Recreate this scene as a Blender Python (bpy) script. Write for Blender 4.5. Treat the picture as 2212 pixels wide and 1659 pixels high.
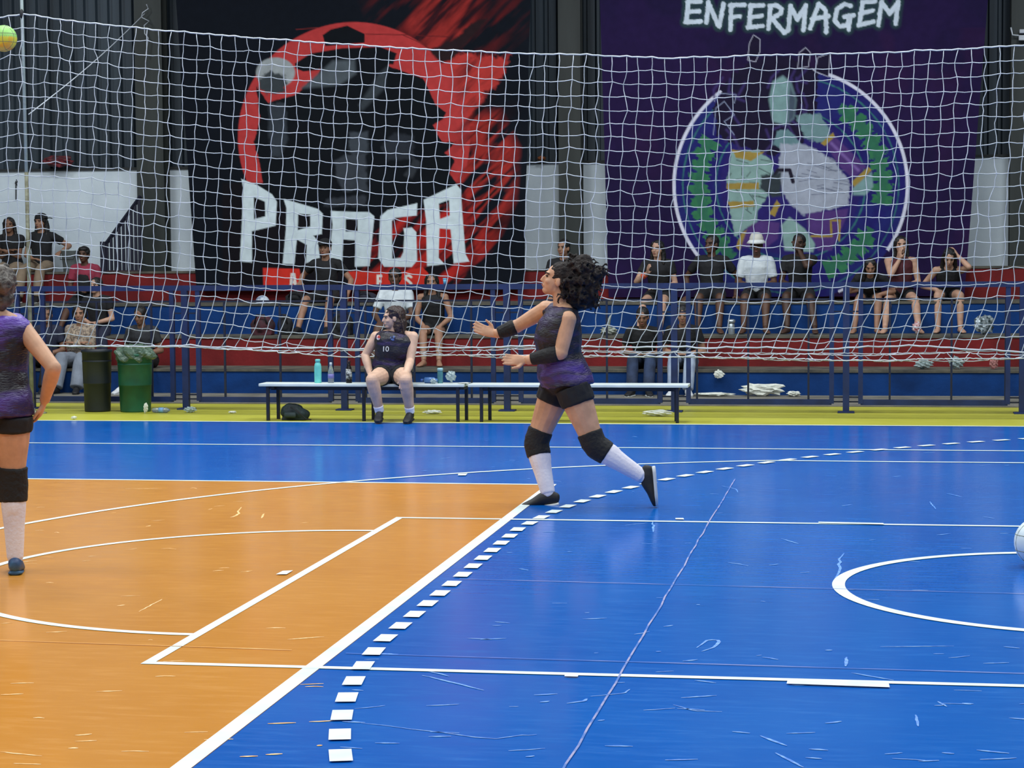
import bpy, bmesh, math, random
import numpy as np
from mathutils import Vector, Matrix
from mathutils.bvhtree import BVHTree

for o in list(bpy.data.objects): bpy.data.objects.remove(o)
scene = bpy.context.scene
COL = scene.collection
random.seed(7); RNG = np.random.default_rng(7)

# ------------------------------------------------------------------ camera
F_PX, CX, CY, CH = 4395.17, 2.9009, -10.4857, 1.6673
YAW, PIT, ROL = -0.16306, 0.06023, -0.00688
_f = np.array([math.sin(YAW)*math.cos(PIT), math.cos(YAW)*math.cos(PIT), -math.sin(PIT)])
_r = np.array([math.cos(YAW), -math.sin(YAW), 0.0]); _u = np.cross(_r, _f)
CR = _r*math.cos(ROL)+_u*math.sin(ROL); CU = -_r*math.sin(ROL)+_u*math.cos(ROL); CF = _f
CPOS = np.array([CX, CY, CH])
cam_d = bpy.data.cameras.new('camera'); cam = bpy.data.objects.new('camera', cam_d); COL.objects.link(cam)
cam_d.sensor_fit = 'HORIZONTAL'; cam_d.sensor_width = 36.0; cam_d.lens = F_PX/2212*36.0
cam_d.clip_start = 0.1; cam_d.clip_end = 200
M = Matrix(((CR[0], CU[0], -CF[0], CX), (CR[1], CU[1], -CF[1], CY), (CR[2], CU[2], -CF[2], CH), (0, 0, 0, 1)))
cam.matrix_world = M
scene.camera = cam

def ray(px, py):
    return CF+(px-1106)/F_PX*CR-(py-829.5)/F_PX*CU
def at(px, py, Y):                       # point of the plane y = Y seen at a photo position
    d = ray(px, py); return CPOS+d*((Y-CY)/d[1])
def fl(px, py, z=0.0):                   # point of the floor seen at a photo position
    d = ray(px, py); return CPOS+d*((z-CH)/d[2])
def proj(P):
    d = np.asarray(P, float)-CPOS; z = d@CF
    return np.stack([1106+F_PX*(d@CR)/z, 829.5-F_PX*(d@CU)/z], -1)

# ------------------------------------------------------------------ light and view
scene.view_settings.view_transform = 'Standard'; scene.view_settings.look = 'None'
scene.view_settings.gamma = 1.0; scene.view_settings.exposure = 0.0
scene.view_settings.use_curve_mapping = False
world = bpy.data.worlds.new('hall_ambient'); scene.world = world; world.use_nodes = True
bg = world.node_tree.nodes['Background']; bg.inputs[0].default_value = (0.72, 0.86, 1.0, 1); bg.inputs[1].default_value = 0.16
def lamp(x, y, z, sx, sy, p, col=(0.93, 0.98, 1.0)):
    l = bpy.data.lights.new('ceiling_lamp', 'AREA'); l.shape = 'RECTANGLE'; l.size = sx; l.size_y = sy; l.energy = p; l.color = col
    o = bpy.data.objects.new('ceiling_lamp', l); COL.objects.link(o); o.location = (x, y, z); return o
for lx in (-9.5, -4.0, 1.5, 7.0):
    for ly, pw in ((-8.0, 220), (-1.5, 235), (5.0, 280), (10.0, 340)):
        lamp(lx, ly, 9.5, 1.6, 1.6, pw)

# ------------------------------------------------------------------ materials
def lin(c):
    o = []
    for v in c:
        v /= 255.0; o.append(v/12.92 if v <= 0.04045 else ((v+0.055)/1.055)**2.4)
    return (o[0], o[1], o[2], 1.0)
MATS = {}
def mat(name, c, rough=0.6, metal=0.0, c2=None, nscale=8.0, bump=0.0, bscale=40.0, coat=0.0, trans=0.0, spec=0.5, stretch=(1, 1, 1), lo=0.35, hi=0.65, alpha=1.0, sub=0.0, detail=4.0):
    if name in MATS: return MATS[name]
    m = bpy.data.materials.new(name); m.use_nodes = True; nt = m.node_tree; b = nt.nodes['Principled BSDF']
    b.inputs['Roughness'].default_value = rough; b.inputs['Metallic'].default_value = metal
    b.inputs['Coat Weight'].default_value = coat; b.inputs['Transmission Weight'].default_value = trans
    b.inputs['Specular IOR Level'].default_value = spec; b.inputs['Alpha'].default_value = alpha
    b.inputs['Base Color'].default_value = lin(c)
    if sub: b.inputs['Subsurface Weight'].default_value = sub; b.inputs['Subsurface Radius'].default_value = (0.02, 0.008, 0.005)
    tc = nt.nodes.new('ShaderNodeTexCoord'); mp = nt.nodes.new('ShaderNodeMapping'); mp.inputs['Scale'].default_value = stretch
    nt.links.new(tc.outputs['Object'], mp.inputs[0])
    if c2 is None: c2 = tuple(v*0.88 for v in c)
    n = nt.nodes.new('ShaderNodeTexNoise'); n.inputs['Scale'].default_value = nscale; n.inputs['Detail'].default_value = detail
    nt.links.new(mp.outputs[0], n.inputs['Vector'])
    r = nt.nodes.new('ShaderNodeValToRGB'); r.color_ramp.elements[0].position = lo; r.color_ramp.elements[1].position = hi
    r.color_ramp.elements[0].color = lin(c2); r.color_ramp.elements[1].color = lin(c)
    nt.links.new(n.outputs['Fac'], r.inputs[0]); nt.links.new(r.outputs[0], b.inputs['Base Color'])
    if bump:
        n2 = nt.nodes.new('ShaderNodeTexNoise'); n2.inputs['Scale'].default_value = bscale; n2.inputs['Detail'].default_value = 3
        nt.links.new(mp.outputs[0], n2.inputs['Vector'])
        bp = nt.nodes.new('ShaderNodeBump'); bp.inputs['Strength'].default_value = bump; bp.inputs['Distance'].default_value = 0.02
        nt.links.new(n2.outputs['Fac'], bp.inputs['Height']); nt.links.new(bp.outputs[0], b.inputs['Normal'])
    MATS[name] = m; return m
def attr_mat(name, attr, rough=0.7, bump=0.15, bscale=160, spec=0.3):
    m = bpy.data.materials.new(name); m.use_nodes = True; nt = m.node_tree; b = nt.nodes['Principled BSDF']
    b.inputs['Roughness'].default_value = rough; b.inputs['Specular IOR Level'].default_value = spec
    a = nt.nodes.new('ShaderNodeAttribute'); a.attribute_name = attr
    tc = nt.nodes.new('ShaderNodeTexCoord'); n = nt.nodes.new('ShaderNodeTexNoise'); n.inputs['Scale'].default_value = 9; n.inputs['Detail'].default_value = 6
    nt.links.new(tc.outputs['Object'], n.inputs['Vector'])
    mr = nt.nodes.new('ShaderNodeMapRange'); mr.inputs[1].default_value = 0.3; mr.inputs[2].default_value = 0.7; mr.inputs[3].default_value = 0.86; mr.inputs[4].default_value = 1.06
    nt.links.new(n.outputs['Fac'], mr.inputs[0])
    mx = nt.nodes.new('ShaderNodeVectorMath'); mx.operation = 'SCALE'
    nt.links.new(a.outputs['Color'], mx.inputs[0]); nt.links.new(mr.outputs[0], mx.inputs['Scale']); nt.links.new(mx.outputs[0], b.inputs['Base Color'])
    return m
def floor_mat(name, c, c2, c3, rough):
    """painted sports floor: broad tonal mottling, fine lengthwise wear streaks, uneven gloss"""
    m = bpy.data.materials.new(name); m.use_nodes = True; nt = m.node_tree; b = nt.nodes['Principled BSDF']; L = nt.links.new
    tc = nt.nodes.new('ShaderNodeTexCoord')
    n1 = nt.nodes.new('ShaderNodeTexNoise'); n1.inputs['Scale'].default_value = 0.8; n1.inputs['Detail'].default_value = 5; L(tc.outputs['Object'], n1.inputs['Vector'])
    r1 = nt.nodes.new('ShaderNodeValToRGB'); r1.color_ramp.elements[0].position = 0.35; r1.color_ramp.elements[1].position = 0.68
    r1.color_ramp.elements[0].color = lin(c2); r1.color_ramp.elements[1].color = lin(c); L(n1.outputs['Fac'], r1.inputs[0])
    mp = nt.nodes.new('ShaderNodeMapping'); mp.inputs['Scale'].default_value = (1.6, 9.0, 1); L(tc.outputs['Object'], mp.inputs[0])
    n2 = nt.nodes.new('ShaderNodeTexNoise'); n2.inputs['Scale'].default_value = 2.2; n2.inputs['Detail'].default_value = 9; n2.inputs['Roughness'].default_value = 0.72; L(mp.outputs[0], n2.inputs['Vector'])
    r2 = nt.nodes.new('ShaderNodeValToRGB'); r2.color_ramp.elements[0].position = 0.5; r2.color_ramp.elements[1].position = 0.78
    r2.color_ramp.elements[0].color = (0, 0, 0, 1); r2.color_ramp.elements[1].color = (0.75, 0.75, 0.75, 1); L(n2.outputs['Fac'], r2.inputs[0])
    mix = nt.nodes.new('ShaderNodeMix'); mix.data_type = 'RGBA'; L(r2.outputs[0], mix.inputs[0]); L(r1.outputs[0], mix.inputs[6]); mix.inputs[7].default_value = lin(c3)
    L(mix.outputs[2], b.inputs['Base Color'])
    mr = nt.nodes.new('ShaderNodeMapRange'); mr.inputs[1].default_value = 0.3; mr.inputs[2].default_value = 0.7; mr.inputs[3].default_value = rough-0.04; mr.inputs[4].default_value = rough+0.08
    L(n2.outputs['Fac'], mr.inputs[0]); L(mr.outputs[0], b.inputs['Roughness'])
    n3 = nt.nodes.new('ShaderNodeTexNoise'); n3.inputs['Scale'].default_value = 14; n3.inputs['Detail'].default_value = 4; L(tc.outputs['Object'], n3.inputs['Vector'])
    bp = nt.nodes.new('ShaderNodeBump'); bp.inputs['Strength'].default_value = 0.04; bp.inputs['Distance'].default_value = 0.01; L(n3.outputs['Fac'], bp.inputs['Height']); L(bp.outputs[0], b.inputs['Normal'])
    b.inputs['Specular IOR Level'].default_value = 0.38
    MATS[name] = m; return m

# ------------------------------------------------------------------ mesh helpers
class MB:
    def __init__(s): s.v = []; s.f = []
    def add(s, v, f):
        k = len(s.v); s.v += [tuple(map(float, p)) for p in v]; s.f += [tuple(i+k for i in q) for q in f]; return s
    def box(s, a, b):
        x0, y0, z0 = a; x1, y1, z1 = b
        return s.add([(x0, y0, z0), (x1, y0, z0), (x1, y1, z0), (x0, y1, z0), (x0, y0, z1), (x1, y0, z1), (x1, y1, z1), (x0, y1, z1)],
                     [(0, 3, 2, 1), (4, 5, 6, 7), (0, 1, 5, 4), (1, 2, 6, 5), (2, 3, 7, 6), (3, 0, 4, 7)])
    def loft(s, pts, rad, wdir=(1, 0, 0), n=12, cap=0.6):
        pts = np.asarray(pts, float); N = len(pts); w0 = np.asarray(wdir, float)
        T = np.zeros_like(pts); T[1:-1] = pts[2:]-pts[:-2]; T[0] = pts[1]-pts[0]; T[-1] = pts[-1]-pts[-2]
        T /= np.linalg.norm(T, axis=1, keepdims=True)+1e-12
        R = [(r, r) if np.isscalar(r) else r for r in rad]
        rings = []
        def ring(c, t, rw, rd):
            w = w0-t*(w0@t)
            if np.linalg.norm(w) < 1e-3: w = np.cross(t, [0.3, 0.9, 0.2])
            w = w/np.linalg.norm(w); d = np.cross(t, w)
            return [c+w*rw*math.cos(a)+d*rd*math.sin(a) for a in np.linspace(0, 2*math.pi, n, endpoint=False)]
        r0 = min(R[0]); r1 = min(R[-1])
        if cap: rings.append(ring(pts[0]-T[0]*r0*cap*0.7, T[0], R[0][0]*0.7, R[0][1]*0.7))
        for i in range(N): rings.append(ring(pts[i], T[i], *R[i]))
        if cap: rings.append(ring(pts[-1]+T[-1]*r1*cap*0.7, T[-1], R[-1][0]*0.7, R[-1][1]*0.7))
        V = [p for q in rings for p in q]; K = len(rings); Fs = []
        for i in range(K-1):
            for j in range(n):
                a = i*n+j; b = i*n+(j+1) % n; Fs.append((a, b, b+n, a+n))
        V.append(pts[0]-T[0]*r0*cap); V.append(pts[-1]+T[-1]*r1*cap); e0 = len(V)-2; e1 = len(V)-1
        for j in range(n):
            Fs.append((e0, (j+1) % n, j)); Fs.append((e1, (K-1)*n+j, (K-1)*n+(j+1) % n))
        return s.add(V, Fs)
    def ell(s, c, r, ax=None, n=12, m=8):
        ax = np.eye(3) if ax is None else np.asarray(ax)      # rows: local x, y, z axes
        V = []; Fs = []; c = np.asarray(c, float)
        for i in range(1, m):
            ph = math.pi*i/m
            for j in range(n):
                a = 2*math.pi*j/n
                V.append(c+(ax[0]*r[0]*math.sin(ph)*math.cos(a)+ax[1]*r[1]*math.sin(ph)*math.sin(a)+ax[2]*r[2]*math.cos(ph)))
        for i in range(m-2):
            for j in range(n):
                a = i*n+j; b = i*n+(j+1) % n; Fs.append((a, a+n, b+n, b))
        V.append(c+ax[2]*r[2]); V.append(c-ax[2]*r[2]); t = len(V)-2; u = len(V)-1
        for j in range(n):
            Fs.append((t, j, (j+1) % n)); Fs.append((u, (m-2)*n+(j+1) % n, (m-2)*n+j))
        return s.add(V, Fs)
    def lathe(s, c, prof, n=20):
        V = []; Fs = []; c = np.asarray(c, float)
        for r, z in prof:
            for j in range(n):
                a = 2*math.pi*j/n; V.append(c+np.array([r*math.cos(a), r*math.sin(a), z]))
        for i in range(len(prof)-1):
            for j in range(n):
                a = i*n+j; b = i*n+(j+1) % n; Fs.append((a, b, b+n, a+n))
        Fs.append(tuple(range(n-1, -1, -1))); Fs.append(tuple(range((len(prof)-1)*n, len(prof)*n)))
        return s.add(V, Fs)
    def tube(s, pts, r, n=5, closed=False):
        return s.loft(pts, [r]*len(pts), (0.13, 0.2, 0.97), n, cap=0.0 if closed else 0.3)
    def build(s, name, m, parent=None, smooth=False, origin=None, **props):
        me = bpy.data.meshes.new(name); v = np.array(s.v)
        o = bpy.data.objects.new(name, me)
        if origin is not None: v = v-np.asarray(origin)
        if parent is not None:
            v = v-np.array(parent.get('_o', (0, 0, 0)))
            if origin is not None: v = v+0
        me.from_pydata([tuple(p) for p in v], [], s.f); me.update()
        if smooth: me.polygons.foreach_set('use_smooth', [True]*len(me.polygons))
        if m is not None: me.materials.append(m)
        COL.objects.link(o)
        if parent is not None:
            o.parent = parent; o['_o'] = list(parent.get('_o', (0, 0, 0)))
        elif origin is not None:
            o.location = tuple(origin); o['_o'] = [float(q) for q in origin]
        for k, q in props.items(): o[k] = q
        return o
def empty(name, loc, **props):
    o = bpy.data.objects.new(name, None); COL.objects.link(o); o.location = tuple(map(float, loc)); o.empty_display_size = 0.1
    o['_o'] = [float(q) for q in loc]
    for k, q in props.items(): o[k] = q
    return o
def bevel(o, w=0.005, seg=2):
    b = o.modifiers.new('bevel', 'BEVEL'); b.width = w; b.segments = seg; b.limit_method = 'ANGLE'; return o
def remesh(o, vox, smooth=2, disp=0.0, dscale=0.1):
    r = o.modifiers.new('remesh', 'REMESH'); r.mode = 'VOXEL'; r.voxel_size = vox; r.use_smooth_shade = True
    if disp:
        t = bpy.data.textures.new('fold', 'CLOUDS'); t.noise_scale = dscale; t.noise_depth = 2
        d = o.modifiers.new('folds', 'DISPLACE'); d.texture = t; d.strength = disp; d.mid_level = 0.5; d.texture_coords = 'LOCAL'
    if smooth:
        s = o.modifiers.new('smooth', 'SMOOTH'); s.iterations = smooth; s.factor = 0.5
    return o

# ------------------------------------------------------------------ setting: floor
X0, X1, YB = -22.0, 18.0, 10.12
blue = floor_mat('court_blue', (8, 100, 192), (6, 91, 183), (40, 118, 198), 0.16)
orange = floor_mat('court_orange', (214, 145, 56), (208, 138, 50), (222, 158, 76), 0.17)
yellow = floor_mat('border_yellow', (182, 180, 62), (166, 164, 50), (198, 194, 96), 0.4)
concrete = mat('concrete', (124, 120, 110), 0.85, c2=(96, 94, 86), nscale=3, bump=0.2, bscale=30)
white_line = mat('line_white', (236, 246, 244), 0.4, c2=(218, 232, 232), nscale=6)
fl_o = MB().box((X0, -16, -0.2), (X1, YB, 0)).build('floor', blue, kind='structure')
MB().box((X0, YB, -0.2), (X1, 12.75, 0.0)).build('floor_border', yellow, kind='structure')
MB().box((X0, 12.75, -0.2), (X1, 14.5, 0.012)).build('floor_walkway', concrete, kind='structure')
VX, VY = 0.7676, 4.5
MB().box((X0, -VY, 0.0), (VX, VY, 0.0008)).build('court_zone', orange, fl_o)
STRIP_N = [0]
def strip(pts, w, z=0.0024, name='court_line', m=white_line, thin=None):
    """painted line of width w along a floor polyline"""
    p = np.asarray(pts, float)[:, :2]; T = np.zeros_like(p); T[1:-1] = p[2:]-p[:-2]; T[0] = p[1]-p[0]; T[-1] = p[-1]-p[-2]
    T /= np.linalg.norm(T, axis=1, keepdims=True); Nn = np.stack([-T[:, 1], T[:, 0]], 1)
    STRIP_N[0] += 1; z = z+0.00012*STRIP_N[0]; ww = np.full(len(p), w) if thin is None else np.asarray(thin)
    A = p+Nn*ww[:, None]/2; B = p-Nn*ww[:, None]/2; n = len(p); mb = MB()
    V = [(a[0], a[1], z) for a in A]+[(b[0], b[1], z) for b in B]
    Fs = [(i+n, i+1+n, i+1, i) for i in range(n-1)]
    mb.add(V, Fs)
    return mb.build(name, m, fl_o)
def arc(cx, cy, r, a0, a1, n=60):
    return [(cx+r*math.cos(math.radians(a)), cy+r*math.sin(math.radians(a))) for a in np.linspace(a0, a1, n)]
LW = 0.05
strip([(X0, VY-0.025), (VX, VY-0.025)], LW)
strip([(X0, -VY+0.025), (VX, -VY+0.025)], LW)
strip([(VX-0.035, VY), (VX-0.035, -VY)], 0.07)
strip([(0.025, 2.45), (0.025, -2.45)], LW)                                  # free-throw line
strip([(0, 2.425), (5.8, 2.425)], LW); strip([(0, -2.425), (5.8, -2.425)], LW)
strip(arc(0.025, 0, 1.775, 90, 270), LW)                                    # free-throw circle
strip(arc(4.15, 0, 1.285, 88, 272), 0.065)                                  # arc below the basket
a3 = math.degrees(math.asin(6.45/6.725))
strip(arc(4.15, 0, 6.725, a3+ (180-2*a3), 180+a3, 90), LW)                  # three-point arc
xs = 4.15-math.sqrt(6.725**2-6.45**2)
strip([(xs, 6.45), (X1, 6.45)], LW); strip([(xs, -6.45), (X1, -6.45)], LW)
strip([(X0, 7.5), (X1, 7.5)], LW)
strip([(X0, YB), (X1, YB)], 0.06)
strip([(5.8, 7.5), (5.8, -7.5)], LW)
# dashed goal-area line: straight stretch and two quarter arcs
def dash(p, d, w=0.09, l=0.15):
    d = np.asarray(d); n = np.array([-d[1], d[0]]); p = np.asarray(p)
    q = [p-d*l/2-n*w/2, p+d*l/2-n*w/2, p+d*l/2+n*w/2, p-d*l/2+n*w/2]
    MB().add([(a[0], a[1], 0.0062) for a in q], [(0, 1, 2, 3)]).build('line_dash', white_line, fl_o)
k = 0
for i in range(-6, 7): dash((0.89, 0.08+0.307*i), (0, 1), 0.078, 0.165)
RA = 8.9
for sgn in (1, -1):
    y0 = 0.08+0.307*6.5 if sgn > 0 else 0.08-0.307*6.5-0.12
    y0 -= sgn*0.55
    th = (0.55+0.15-(0 if sgn > 0 else 0.115))/RA
    while th < 1.15:
        p = (0.89+RA-RA*math.cos(th), y0+sgn*RA*math.sin(th)); d = (math.sin(th), sgn*math.cos(th))
        dash(p, d, 0.078, 0.165); th += 0.307/RA
def quad(px, z=0.0066, name='line_mark'):
    MB().add([tuple(fl(*p)[:2])+(z,) for p in px], [tuple(range(len(px)))[::-1]]).build(name, white_line, fl_o)
quad([(1701, 1474), (1920, 1480), (1922, 1488), (1699, 1480)]); quad([(1221, 1459), (1250, 1460), (1248, 1465), (1219, 1464)])
quad([(1768, 1129), (1908, 1132), (1910, 1135), (1768, 1131.5)]); quad([(1459, 1121), (1476, 1121), (1478, 1124), (1459, 1123.5)])
quad([(990, 1025.5), (1010, 1024.5), (1006, 1028.5), (989, 1028.5)]); quad([(611, 1235.5), (633, 1234.5), (619, 1243), (596, 1243)])
# joints of the floor slabs, worn pale
joint = mat('joint_worn', (150, 150, 190), 0.6, c2=(46, 100, 184), nscale=2.2, lo=0.42, hi=0.56)
jointp = mat('joint_rosy', (150, 148, 186), 0.6, c2=(56, 104, 182), nscale=7, lo=0.42, hi=0.56)
jointo = mat('joint_orange', (240, 200, 130), 0.6, c2=(214, 148, 62), nscale=2.2, lo=0.5, hi=0.6)
def wob(a, b, n=40, s=0.006):
    a = np.array(a); b = np.array(b); t = np.linspace(0, 1, n)[:, None]; return a+(b-a)*t+RNG.normal(0, s, (n, 2))*np.array([1, 0.4])
strip(wob((2.07, 5.0), (1.98, -5.2), s=.003), 0.009, 0.002, 'slab_joint', jointp)
strip(wob((0.9, -0.06), (5.8, -0.28), s=0.002), 0.009, 0.002, 'slab_joint', joint)
strip(wob((0.8, -2.12), (5.8, -2.24), s=0.002), 0.009, 0.002, 'slab_joint', joint)
strip(wob((-3.0, -1.93), (0.55, -2.08), s=0.002), 0.008, 0.002, 'slab_joint', jointo)
# scuff marks
scuff = mat('scuff', (116, 164, 222), 0.6, c2=(60, 120, 206), nscale=30, lo=0.4, hi=0.6)
scuffo = mat('scuff_orange', (244, 206, 150), 0.6, c2=(224, 164, 84), nscale=30, lo=0.4, hi=0.6)
def scuffs(lst, m):
    mb = MB()
    for p in lst:
        q = np.array([fl(*a)[:2] for a in p]); n = 10; t = np.linspace(0, 1, n)
        tt = np.linspace(0, 1, len(q)); c = np.stack([np.interp(t, tt, q[:, 0]), np.interp(t, tt, q[:, 1])], 1)+RNG.normal(0, 0.06, (n, 2))*np.linalg.norm(q[-1]-q[0])/n
        T = np.gradient(c, axis=0); T /= np.linalg.norm(T, axis=1, keepdims=True)+1e-9; N = np.stack([-T[:, 1], T[:, 0]], 1)
        w = (0.002+0.005*RNG.random())*np.sin(np.linspace(0.1, math.pi-0.1, n))[:, None]+0.002
        A = c+N*w; B = c-N*w
        mb.add([(a[0], a[1], 0.0018) for a in A]+[(b[0], b[1], 0.0018) for b in B], [(i+n, i+1+n, i+1, i) for i in range(n-1)])
    mb.build('scuff_marks', m, fl_o, kind='stuff')
L = [[(1505, 1400), (1530, 1382), (1556, 1384), (1545, 1398), (1515, 1408)], [(1822, 1196), (1812, 1215), (1816, 1228), (1800, 1260)],
     [(1829, 1420), (1827, 1440)], [(913, 1460), (980, 1475), (1045, 1492)], [(780, 1562), (900, 1576), (1060, 1598), (1120, 1588), (1160, 1588)],
     [(1642, 1590), (1700, 1612)], [(1675, 1627), (1735, 1658)], [(2110, 1621), (2180, 1628)], [(1840, 1454), (1930, 1470)], [(1472, 1508), (1548, 1503)],
     [(1455, 1523), (1500, 1536), (1560, 1538)], [(1225, 1520), (1262, 1515), (1268, 1510)], [(2026, 1516), (2045, 1527)], [(1978, 1545), (1984, 1570)], [(1560, 1050), (1590, 1057), (1594, 1064)],
     [(2008, 1084), (2022, 1100)], [(2045, 1066), (2078, 1074)], [(1688, 1164), (1725, 1175)], [(1900, 1398), (2060, 1396)], [(1350, 1135), (1400, 1130)], [(1410, 1128), (1412, 1150)], [(1276, 1505), (1350, 1498), (1360, 1490)]]
for _ in range(130):
    x = random.uniform(700, 2212); y = random.uniform(930, 1650)
    if x < 1160-(y-1090)*1.32+60 and y > 1040: continue
    ln = random.uniform(8, 60)*(y/1400)**2; a = random.gauss(0, 0.18); L.append([(x, y), (x+ln*0.5, y+ln*0.5*a*0.4), (x+ln, y+ln*a*0.5)])
scuffs(L, scuff)
L = [[(518, 1096), (516, 1110), (508, 1116), (496, 1118)], [(570, 1110), (565, 1120)], [(300, 1322), (350, 1295)], [(620, 1382), (700, 1376)], [(30, 1650), (88, 1652)], [(0, 1625), (90, 1634)], [(270, 1056), (350, 1056)]]
for _ in range(50):
    x = random.uniform(0, 700); y = random.uniform(1055, 1650); ln = random.uniform(8, 50)*(y/1400)**2; L.append([(x, y), (x+ln*0.5, y-1), (x+ln, y+random.uniform(-3, 1))])
scuffs(L, scuffo)

# ------------------------------------------------------------------ setting: stands and back wall
TY = [14.5, 15.35, 16.15, 17.45]; WY = 18.3
TZ = [float(at(2000, 800, TY[0])[2]), float(at(2000, 725, TY[1])[2]), float(at(2000, 651, TY[2])[2]), float(at(2130, 575, TY[3])[2])]
tb = mat('tier_blue', (12, 58, 120), 0.8, c2=(8, 44, 94), spec=.2, nscale=2.2, bump=0.15, bscale=25)
tr = mat('tier_red', (122, 34, 36), 0.8, c2=(98, 28, 30), spec=.2, nscale=2.5, bump=0.15, bscale=25)
tread = mat('tread_concrete', (96, 92, 80), 0.9, c2=(62, 62, 60), nscale=4, bump=0.2)
for i in range(4):
    y1 = TY[i+1] if i < 3 else WY
    t = MB().box((X0, TY[i], 0 if i == 0 else TZ[i-1]-0.05), (X1, y1+0.02, TZ[i]-0.03)).build('stand_tier', tb if i % 2 == 0 else tr, kind='structure')
    MB().box((X0, TY[i]-0.012, TZ[i]-0.03), (X1, y1, TZ[i])).build('tread', tread, t)
ZW = float(at(1160, 354, WY)[2])
white_wall = mat('wall_white', (216, 228, 236), 0.8, c2=(200, 212, 222), nscale=1.6, bump=0.1, bscale=20)
MB().box((X0, WY, TZ[3]-0.05), (X1, WY+0.25, ZW)).build('wall_back', white_wall, kind='structure')
clad = mat('cladding', (58, 70, 80), 0.55, c2=(36, 46, 54), nscale=1.1, stretch=(6, 1, 0.25), metal=0.2, bump=0.1)
mb = MB(); V = []; x = X0; prof = []
while x < X1:
    prof += [(x, 0.0), (x+0.105, 0.0), (x+0.125, 0.05), (x+0.165, 0.05)]; x += 0.185
for a, b in prof: V.append((a, WY+0.04+b, ZW)); V.append((a, WY+0.04+b, 9.6))
mb.add(V, [(2*i, 2*i+2, 2*i+3, 2*i+1) for i in range(len(prof)-1)]).build('wall_cladding', clad, kind='structure')
MB().box((X0, WY+0.1, ZW-0.001), (X1, WY+0.25, 9.6)).build('wall_rear', mat('wall_dark', (30, 34, 36), 0.9), kind='structure')
MB().box((X0, WY-0.03, ZW), (X1, WY+0.04, ZW+0.035)).build('trim_1', mat('trim_dark', (40, 44, 46), 0.7), kind='structure')
steel = mat('column_steel', (50, 56, 54), 0.6, c2=(36, 42, 40), nscale=1.5, stretch=(3, 3, 0.4))
for a, b in ((296, 354), (1207, 1255), (2182, 2240)):
    xa = at(a, 400, WY-0.3)[0]; xb = at(b, 400, WY-0.3)[0]; xm = (xa+xb)/2
    c = MB().box((xa, WY-0.3, TZ[3]-0.02), (xb, WY-0.27, 9.6)).box((xa, WY-0.06, TZ[3]-0.02), (xb, WY-0.03, 9.6)).box((xm-0.012, WY-0.28, TZ[3]-0.02), (xm+0.012, WY-0.05, 9.6)).build('steel_column', steel, kind='structure')
MB().box((X0, 17.9, 9.5), (X1, 18.6, 9.7)).build('ceiling_beam', steel, kind='structure')
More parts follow.
